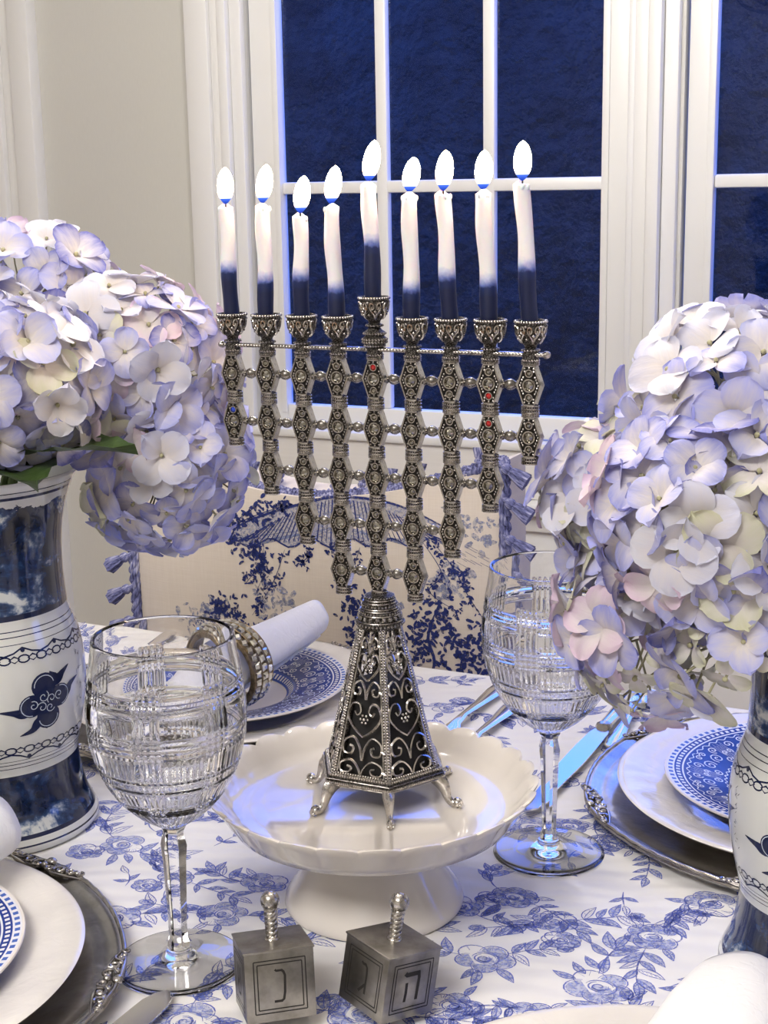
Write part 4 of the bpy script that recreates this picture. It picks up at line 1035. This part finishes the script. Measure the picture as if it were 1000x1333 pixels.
def charger(x, y, rz, label, wy=None):
    r = empty('charger', (x, y, TZ + .0005), rz, label=label, cat='charger plate', group='silver chargers under the plates')
    def fr(rr, z, a, j):
        k = smooth01(.150, .172, rr)
        sc = .0035 * (abs(math.cos(3 * a)) ** 3) - .001
        orn = smooth01(.80, .97, abs(math.cos(3 * a)))
        rel = k * orn * .0014 * (math.sin(a * 96) * math.sin(rr * 900) + .6 * math.sin(a * 57 + rr * 400))
        return rr + k * sc, z + max(-.001, rel) if z > .006 and k > 0 else z
    q = MB(); q.lathe([(.0, .0), (.118, .0), (.135, .0015), (.150, .0055), (.168, .0070), (.1725, .0078), (.1745, .0100), (.1735, .0122), (.1705, .0128), (.1675, .0118), (.1640, .0100), (.1600, .0098), (.1540, .0090), (.1480, .0078), (.1340, .0042), (.1200, .0028), (.1170, .0026), (.0, .0026)], 240, fr=fr); q.build('tray', MT['tray'], r, smooth=50)
    q = MB(); n = 220                                                        # rope edge
    q.tube([((.1722 + .0035 * (abs(math.cos(3 * a)) ** 3)) * math.cos(a), (.1722 + .0035 * (abs(math.cos(3 * a)) ** 3)) * math.sin(a), .0128 + .0004 * math.sin(a * 150)) for a in [2 * PI * i / n for i in range(n)]], .0016, 6, closed=True)
    q.build('rope_edge', MT['tray'], r, smooth=60)
    om = None
    for k in range(6):
        a = k * PI / 3
        if om is None:
            q = MB()
            for sg in (-1, 1):
                for (u, v_, rr, s0, tn, th) in ((.006, -.002, .0045, 0, 1.3, .0012), (.015, -.001, .0042, 2, 1.3, .0012), (.024, .001, .0034, 4, 1.2, .0010), (.0325, .002, .0026, 1, 1.2, .0009)):
                    q.tube([(.170 + py_ + v_, sg * (u + px_), .0138 + .0010 * i / 14) for i, (px_, py_) in enumerate(spiral(0, 0, rr * .2, rr, s0, tn, 14))], th, 6)
                q.tube([(.168, sg * .002, .0135), (.1645, sg * .012, .0128), (.1660, sg * .024, .0130), (.1690, sg * .036, .0130)], [.0016, .0014, .0012, .0006], 6)
                for u in (.010, .0195, .0285): q.ball((.1725, sg * u, .0140), .0018, 7, 5, (1, 1.3, .8))
            q.ball((.1755, 0, .0142), .0036, 9, 6, (1, 1.2, .7)); q.ball((.1690, 0, .0142), .0026, 8, 5)
            om = q.mesh('scroll_ornament', MT['tray'], 60)
        inst('scroll_ornament', om, r, None, (0, 0, a))
    return r
def dinner_plate(x, y, label, z=.0035):
    def fr(rr, z, a, j):
        k = smooth01(.100, .118, rr) * (1 - smooth01(.138, .146, rr)) if 9 <= j else 0
        return rr, z + k * .00045 * math.sin(a * 26 + rr * 260)
    q = MB(); q.lathe([(.0, .0008), (.085, .0), (.090, .0008), (.100, .0060), (.120, .0120), (.145, .0170), (.1490, .0182), (.1500, .0196), (.1485, .0206), (.1450, .0204), (.1350, .0186), (.1200, .0152), (.1080, .0120), (.0980, .0085), (.0900, .0052), (.0840, .0042), (.0, .0040)], 144, fr=fr)
    return q.build('dinner_plate', MT['dinner'], None, (x, y, TZ + z), smooth=60, label=label, cat='plate', group='cream dinner plates')
def salad_plate(x, y, rz, label, z=.0082):
    r = empty('salad_plate', (x, y, TZ + z), rz, label=label, cat='plate', group='blue and white salad plates')
    q = MB(); q.lathe([(.0, .0008), (.048, .0), (.052, .0006), (.062, .0070), (.080, .0118), (.1120, .0190)] + [(.1140, .0205), (.1136, .0216)] + BP[::-1], 96); q.build('plate', MT['bplate'], r, smooth=60)
    me = bpy.data.meshes.get('white_scrollwork')
    if me is None:
        o = pp_build(r)
    else: inst('white_scrollwork', me, r)
    return r
def pp_build(r): return pp.build('white_scrollwork', MT['white_print'], r)
settings = [((.247, .245), 'before the vase beside the window post', .52), ((-.29, .268), 'before the upholstered chair', .2), ((-.255, -.255), 'beside the vase before the grey wall', .35), ((.25, -.252), 'beside the dreidels', .1)]
side = ['by the dinner knife and spoon', 'under the napkin ring, before the chair', 'near the wine glass foot and the tall vase', 'under the thick rolled napkin']
for (c, wh, rz), sd in zip(settings, side):
    low = sd.startswith('under the thick')
    if not low: charger(c[0], c[1], rz, 'ornate tarnished silver charger with scrolled rim, ' + sd)
    dinner_plate(c[0], c[1], 'wide cream dinner plate with embossed rim, ' + sd, .0005 if low else .0035)
    salad_plate(c[0], c[1], rz, 'blue and white transfer salad plate, ' + sd, .0052 if low else .0082)

# ------------------------------------------------------------------ napkins
def roll(path, radii, label, flat=.8, seed=0, turns=2.4):
    """cloth rolled into a tube: a spiral sheet swept along a path, with soft folds"""
    rr = random.Random(seed); path = [Vector(p) for p in catmull(path, 6)]; m = len(path)
    rad = np.interp(np.linspace(0, 1, m), np.linspace(0, 1, len(radii)), radii)
    o = path[0]; q = MB(); ns = 96
    ph = [rr.uniform(0, 6.3) for _ in range(6)]
    for i, p in enumerate(path):
        t = (path[min(i + 1, m - 1)] - path[max(i - 1, 0)]).normalized(); sd = t.cross(Vector((0, 0, 1))).normalized(); up = sd.cross(t)
        for k in range(ns + 1):
            u = k / ns; a = u * turns * 2 * PI + 2.4
            r = rad[i] * (.25 + .75 * u ** .8) * (1 + .05 * math.sin(2 * a + ph[0] + i * .12) + .03 * math.sin(5 * a + ph[1] - i * .2))
            e = .006 * math.sin(a * 1.0 + ph[2]) * (1 if i in (0, m - 1) else 0)
            q.v.append(tuple(p - o + sd * (r * math.cos(a)) + up * (r * flat * math.sin(a)) + t * e))
    for i in range(m - 1):
        for k in range(ns): a = i * (ns + 1) + k; q.f.append((a, a + 1, a + ns + 2, a + ns + 1))
    ob = q.build('napkin', MT['napkin'], None, tuple(o), smooth=180, label=label, cat='napkin', group='white rolled napkins')
    md = ob.modifiers.new('thick', 'SOLIDIFY'); md.thickness = .0009
    return ob
PT = TZ + .0305
roll([(-.249, .122, PT + .0290), (-.251, .170, PT + .0320), (-.251, .215, PT + .0335), (-.250, .290, PT + .032), (-.249, .375, PT + .033)], [.024, .026, .0285, .024, .019], 'white rolled napkin threaded through the rhinestone ring', .92, 1)
roll([(.268, -.128, PT + .025), (.270, -.180, PT + .030), (.268, -.260, PT + .033), (.262, -.380, PT + .031)], [.030, .040, .045, .042], 'thick white rolled napkin lying on the plate beside the porcelain vase and dreidels', .78, 2)
roll([(-.252, -.128, PT + .026), (-.250, -.180, PT + .029), (-.250, -.260, PT + .030), (-.255, -.370, PT + .028)], [.036, .038, .036, .034], 'white rolled napkin on the plate at the foot of the tall vase', .78, 3)
# rhinestone napkin ring
rg_c = Vector((-.251, .212, PT + .0345)); ringo = empty('napkin_ring', rg_c, label='brass napkin ring set with three rows of square rhinestones', cat='napkin ring')
ringo.rotation_euler = (math.radians(6), 0, math.radians(-8))
q = MB(); Rr = .0315
q.lathe([(.0312, -.0115), (.0342, -.0128), (.0372, -.0115), (.0380, 0), (.0372, .0115), (.0342, .0128), (.0312, .0115), (.0306, 0)], 72, Matrix.Rotation(PI / 2, 4, 'X'), close=True)
for yy in (-.0125, -.0040, .0040, .0125):
    rr_ = .0366 if abs(yy) > .01 else .0383
    q.tube([(rr_ * math.cos(2 * PI * k / 48), yy, rr_ * math.sin(2 * PI * k / 48)) for k in range(48)], .0011, 5, closed=True)
q.build('band', MT['bronze'], ringo, smooth=50)
sm_ = MB(); h_ = .0034
sm_.add([(-h_, -h_, 0), (h_, -h_, 0), (h_, h_, 0), (-h_, h_, 0), (-h_ * .5, -h_ * .5, .0022), (h_ * .5, -h_ * .5, .0022), (h_ * .5, h_ * .5, .0022), (-h_ * .5, h_ * .5, .0022)], [(4, 5, 6, 7), (0, 1, 5, 4), (1, 2, 6, 5), (2, 3, 7, 6), (3, 0, 4, 7)])
stone = sm_.mesh('rhinestone', MT['rhine'], 0); ns_ = 30
for row, (yy, tilt, rr_) in enumerate(((-.0082, -.45, .0373), (0, 0, .0381), (.0082, .45, .0373))):
    for k in range(ns_):
        a = 2 * PI * (k + .5 * (row % 2)) / ns_
        o = inst('rhinestone', stone, ringo, (rr_ * math.cos(a), yy, rr_ * math.sin(a)))
        n = Vector((math.cos(a) * math.cos(tilt), math.sin(tilt), math.sin(a) * math.cos(tilt))); o.rotation_mode = 'QUATERNION'; o.rotation_quaternion = n.to_track_quat('Z', 'Y')

# ------------------------------------------------------------------ flatware
def sweep(q, secs):                       # secs: (y, half width, z, half thickness)
    n = 10
    for (y, w_, z, t_) in secs:
        for k in range(n):
            a = 2 * PI * k / n; q.v.append((w_ * math.cos(a), y, z + t_ * math.sin(a)))
    b0 = len(q.v) - n * len(secs)
    for i in range(len(secs) - 1):
        for k in range(n): q.f.append((b0 + i * n + k, b0 + i * n + n + k, b0 + i * n + n + (k + 1) % n, b0 + i * n + (k + 1) % n))
    q.f.append(tuple(b0 + k for k in range(n))); q.f.append(tuple(b0 + (len(secs) - 1) * n + k for k in range(n))[::-1])
HANDLE = [(.0, .0045, .0045, .0012), (.004, .0085, .0045, .0022), (.020, .0098, .005, .0028), (.050, .0082, .0055, .0032), (.080, .0065, .006, .0036), (.098, .0062, .006, .0036)]
def knife(x, y, rz, label, L=.235):
    r = empty('knife', (x, y, TZ + .0006), rz, label=label, cat='knife', group='table knives')
    q = MB(); sweep(q, HANDLE); q.build('handle', MT['steel'], r, smooth=50)
    q = MB(); sweep(q, [(.097, .0072, .006, .0044), (.100, .0078, .006, .0048), (.104, .0066, .006, .0040)]); q.build('collar', MT['silver_smooth'], r, smooth=50)
    q = MB(); P = [(.103, -.0055, .0050), (.115, -.0085, .0080), (.150, -.0095, .0095), (.190, -.0092, .0098), (.215, -.0080, .0092), (L - .006, -.0050, .0070), (L, .0, .0020)]
    for y_, a, c_ in P: q.v += [(a, y_, .0048), (c_, y_, .0044), (c_, y_, .0056), (a, y_, .0062)]
    for i in range(len(P) - 1):
        for k in range(4): q.f.append((i * 4 + k, i * 4 + 4 + k, i * 4 + 4 + (k + 1) % 4, i * 4 + (k + 1) % 4))
    q.f += [(0, 1, 2, 3), tuple((len(P) - 1) * 4 + k for k in (3, 2, 1, 0))]
    q.build('blade', MT['steel'], r, smooth=30); return r
def spoon(x, y, rz, label, s=1.0):
    r = empty('spoon', (x, y, TZ + .0006), rz, label=label, cat='spoon', group='table spoons'); r.scale = (s, s, s)
    q = MB(); sweep(q, [(.0, .005, .004, .0012), (.004, .0085, .004, .002), (.02, .009, .0045, .0024), (.06, .0055, .006, .0022), (.10, .0036, .0085, .0020), (.122, .0034, .0080, .0020)]); q.build('handle', MT['steel'], r, smooth=50)
    q = MB(); n = 20
    for j, k in enumerate((1.0, .8, .55, .25)):
        for i in range(n): a = 2 * PI * i / n; q.v.append((.0185 * k * math.cos(a), .150 + .029 * k * math.sin(a), .0012 + .0078 * k * k))
    q.v.append((0, .150, .0012))
    for j in range(3):
        for i in range(n): q.f.append((j * n + i, j * n + (i + 1) % n, j * n + n + (i + 1) % n, j * n + n + i))
    for i in range(n): q.f.append((3 * n + i, 3 * n + (i + 1) % n, 4 * n))
    o = q.build('bowl', MT['steel'], r, smooth=180); o.modifiers.new('t', 'SOLIDIFY').thickness = .0012
    return r
def fork(x, y, rz, label):
    r = empty('fork', (x, y, TZ + .0006), rz, label=label, cat='fork', group='table forks')
    q = MB(); sweep(q, [(.0, .005, .004, .0012), (.004, .0085, .004, .002), (.02, .0092, .0045, .0024), (.06, .0058, .006, .0022), (.10, .0036, .0085, .0020), (.120, .0050, .0080, .0018), (.135, .0110, .0050, .0014), (.145, .0125, .0040, .0012)]); q.build('handle', MT['steel'], r, smooth=50)
    for k in range(4):
        q = MB(); xx = (-1.5 + k) * .0068; q.tube([(xx, .143, .0040), (xx, .165, .0035), (xx * .97, .185, .0050), (xx * .95, .198, .0075)], [.0022, .0018, .0015, .0006], 6, flat=.6); q.build('tine', MT['steel'], r, smooth=50)
    return r
knife(.054, .438, PI - .012, 'silver dinner knife lying behind the cut wine glass that stands under the hydrangeas', .292)
spoon(.0700, .300, .05, 'silver dessert spoon beside the dinner knife and scrolled charger', .85)
fork(-.070, .412, PI, 'silver dinner fork next to the charger before the chair'); fork(-.041, .374, PI, 'smaller silver fork beside the dinner fork and cake stand')
spoon(-.458, .440, PI, 'silver spoon at the far table edge beside the tall vase')
knife(-.064, -.412, .0, 'silver dinner knife in front of the wine glass and dreidels', .230)

# ------------------------------------------------------------------ chair
CXc, CYf = -.368, .590
ch = empty('dining_chair', (CXc, CYf, 0), label='dining chair upholstered in cream linen with blue toile print and tassel fringe', cat='chair')
HWc = .232
def ctop_(x): return .8855 + .054 * min(1.0, abs(x) / .235) ** 1.7
q = MB(); nx, nz = 40, 16; zb = .52
def cw(z): return HWc + .006 * math.sin((z - .5) * 5)
def cfront(x, z, l=0.0): 
    e = 1 - min(1, max(abs(x) / .236, 0)) ** 6; return -.004 - .016 * e - l
for side_ in (0, 1):
    for j in range(nz + 1):
        for i in range(nx + 1):
            s = i / nx * 2 - 1; z = zb + (ctop_(s * HWc) - zb) * j / nz; x = s * cw(z)
            q.v.append((x, cfront(x, z) if side_ == 0 else .060, z))
n1 = (nx + 1) * (nz + 1)
for j in range(nz):
    for i in range(nx):
        a = j * (nx + 1) + i; q.f.append((a, a + 1, a + nx + 2, a + nx + 1)); q.f.append((n1 + a, n1 + a + nx + 1, n1 + a + nx + 2, n1 + a + 1))
bd = [i for i in range(nx + 1)] + [j * (nx + 1) + nx for j in range(1, nz + 1)] + [nz * (nx + 1) + i for i in range(nx - 1, -1, -1)] + [j * (nx + 1) for j in range(nz - 1, 0, -1)]
for k in range(len(bd)): a, c_ = bd[k], bd[(k + 1) % len(bd)]; q.f.append((a, n1 + a, n1 + c_, c_))
back = q.build('backrest', MT['linen'], ch, smooth=50)
# toile print on the backrest
toW = lambda px, py: (aty(px, py, CYf - .018).x - CXc, aty(px, py, CYf - .018).z)
tp = Print(lambda x, z, l: (x, cfront(x, z) - .0006 - l, z)); tl = Print(lambda x, z, l: (x, cfront(x, z) - .0004 - l, z)); rt_ = random.Random(8)
def dab(p, px, py, r):
    x, z = toW(px, py); k = rt_.uniform(0, 6.3); s = r * .00075
    if abs(x) > HWc - .004 or z > ctop_(x) - .006 or z < zb + .01: return
    cs, sn = math.cos(k), math.sin(k)
    for q_ in range(2):
        ox, oz = rt_.gauss(0, s), rt_.gauss(0, s); asp = rt_.uniform(.35, .6)
        P_ = [(s * rt_.uniform(.8, 1.1) * math.cos(a), s * asp * rt_.uniform(.8, 1.1) * math.sin(a)) for a in np.linspace(0, 2 * PI, 8)[:-1]]
        p.fan([(x + ox + a * cs - b_ * sn, z + oz + a * sn + b_ * cs) for a, b_ in P_], q_ * .0001); k += 1.3; cs, sn = math.cos(k), math.sin(k)
def garland(P, n, spread, r, p=None):
    P = catmull(P, 10)
    for k in range(n):
        a = P[rt_.randrange(len(P))]; dab(p or tp, a[0] + rt_.gauss(0, spread), a[1] + rt_.gauss(0, spread), rt_.uniform(.5, 1) * r)
    (p or tp).stroke([toW(*a) for a in P], .0011)
# parasol canopy
cap = [(300, 702), (312, 684), (350, 668), (395, 655), (440, 646), (500, 652), (545, 668), (585, 690)]
cap2 = catmull(cap, 5); cap_low = [(x, 706 + 6 * math.sin(x * .12)) for x, _ in cap2]
tl.fan([toW(*a) for a in cap2 + cap_low[::-1]], 0, toW(440, 685))
tp.stroke([toW(*a) for a in cap2], .0032); tp.stroke([toW(*a) for a in cap_low], .0022)
for k in range(46):
    x = 304 + k * 6.1; y0 = np.interp(x, [a[0] for a in cap], [a[1] for a in cap]); tp.stroke([toW(440 + (x - 440) * .75, y0 + 2), toW(x, 704)], .0030 if k % 3 else .0046)
garland([(295, 690), (330, 672), (380, 655)], 60, 6, 7); garland([(300, 705), (330, 712), (345, 740), (335, 770)], 60, 6, 6)
for a, b_ in (((345, 712), (320, 760)), ((372, 715), (330, 800)), ((400, 715), (390, 735)), ((432, 712), (450, 735)), ((470, 712), (440, 760))):
    garland([a, ((a[0] + b_[0]) / 2 + 6, (a[1] + b_[1]) / 2), b_], 26, 4, 5)
garland([(560, 700), (590, 740), (610, 780), (640, 830)], 60, 4, 5); garland([(540, 690), (575, 745), (560, 770), (600, 800)], 26, 4, 4)
for c_, n, sp_2, r in (((556, 800), 46, 17, 7), ((600, 852), 60, 20, 7), ((640, 872), 34, 16, 7), ((545, 850), 22, 12, 6), ((310, 800), 40, 13, 5), ((285, 790), 30, 8, 5), ((655, 640), 40, 7, 6), ((470, 790), 40, 10, 6), ((470, 840), 60, 12, 6)):
    for k in range(n): dab(tp, rt_.gauss(c_[0], sp_2), rt_.gauss(c_[1], sp_2), rt_.uniform(4, 1.0 * r))
for c_ in ((270, 800), (590, 760), (500, 800), (360, 780), (620, 690)):
    for k in range(26): dab(tl, rt_.gauss(c_[0], 14), rt_.gauss(c_[1], 12), rt_.uniform(4, 9))
for k in range(12): a, y = rt_.uniform(590, 625), 710 + k * 2.2; tp.stroke([toW(a, y), toW(a + 14, y + 9)], .0012)
tp.stroke([toW(*a) for a in catmull([(560, 885), (566, 860), (558, 830), (566, 800)], 5)], .004); tp.stroke([toW(*a) for a in catmull([(606, 890), (600, 870), (604, 850)], 5)], .004)
tl.build('pale_toile_print', MT['toile2'], back, kind='stuff'); tp.build('toile_print', MT['navy'], back, kind='stuff')
# fringe: braid, then tassels
bpts = [(-cw(z) - .001, z) for z in np.linspace(.52, ctop_(HWc) - .004, 14)] + [(x, ctop_(x) + .001) for x in np.linspace(-HWc, HWc, 34)] + [(cw(z) + .001, z) for z in np.linspace(ctop_(HWc) - .004, .52, 14)]
q = MB(); L = [(x, -.008, z) for x, z in bpts]
for ph in (0, 2.1, 4.2):
    P = [Vector(p) for p in catmull(L, 6)]
    q.tube([p + Vector((.0032 * math.cos(i * .9 + ph), .0032 * math.sin(i * .9 + ph), .003 * math.sin(i * .9 + ph))) for i, p in enumerate(P)], .0042, 6)
q.build('braid', MT['fringe'], ch, smooth=60)
q = MB()
q.tube([(0, 0, 0), (0, -.002, -.006)], .0030, 6); q.ball((0, -.003, -.010), .0065, 9, 7, (1, .9, 1)); q.lathe([(.0042, -.014), (.0060, -.018), (.0085, -.030), (.0092, -.036), (.0, -.036)], 12, Matrix.Translation((0, -.003, 0)), fr=lambda r, z, a, j: (r * (1 + .12 * math.cos(6 * a)), z))
tm = q.mesh('tassel', MT['fringe'], 60)
seq = [(x, z, 0) for x, z in bpts]
acc = 0; last = None
for i, (x, z) in enumerate(catmull(bpts, 4)):
    if last is not None: acc += math.hypot(x - last[0], z - last[1])
    last = (x, z)
    if acc > .034:
        acc = 0; edge = 1 if x > HWc - .012 else -1 if x < -HWc + .012 else 0
        o = inst('tassel', tm, ch, (x, -.012, z - .002)); o.rotation_euler = (0, -edge * 1.05, 0) if edge else (PI * .92, 0, 0)
        if not edge: o.location = (x, .010, z + .001); o.scale = (.8, .8, .55)
MB().bevbox(-.235, .235, -.42, .04, .43, .50, .02).build('seat', MT['linen'], ch, smooth=60)
MB().box(-.22, .22, -.40, .03, .37, .43).build('seat_frame', MT['wood'], ch, smooth=0)
for sx in (-1, 1):
    MB().tube([(sx * .20, -.38, .38), (sx * .205, -.385, .2), (sx * .20, -.38, 0)], [.020, .017, .012], 10).build('leg', MT['wood'], ch)
    MB().tube([(sx * .20, .03, .55), (sx * .20, .03, .38), (sx * .205, .07, .15), (sx * .21, .11, 0)], [.016, .020, .017, .012], 10).build('leg', MT['wood'], ch)
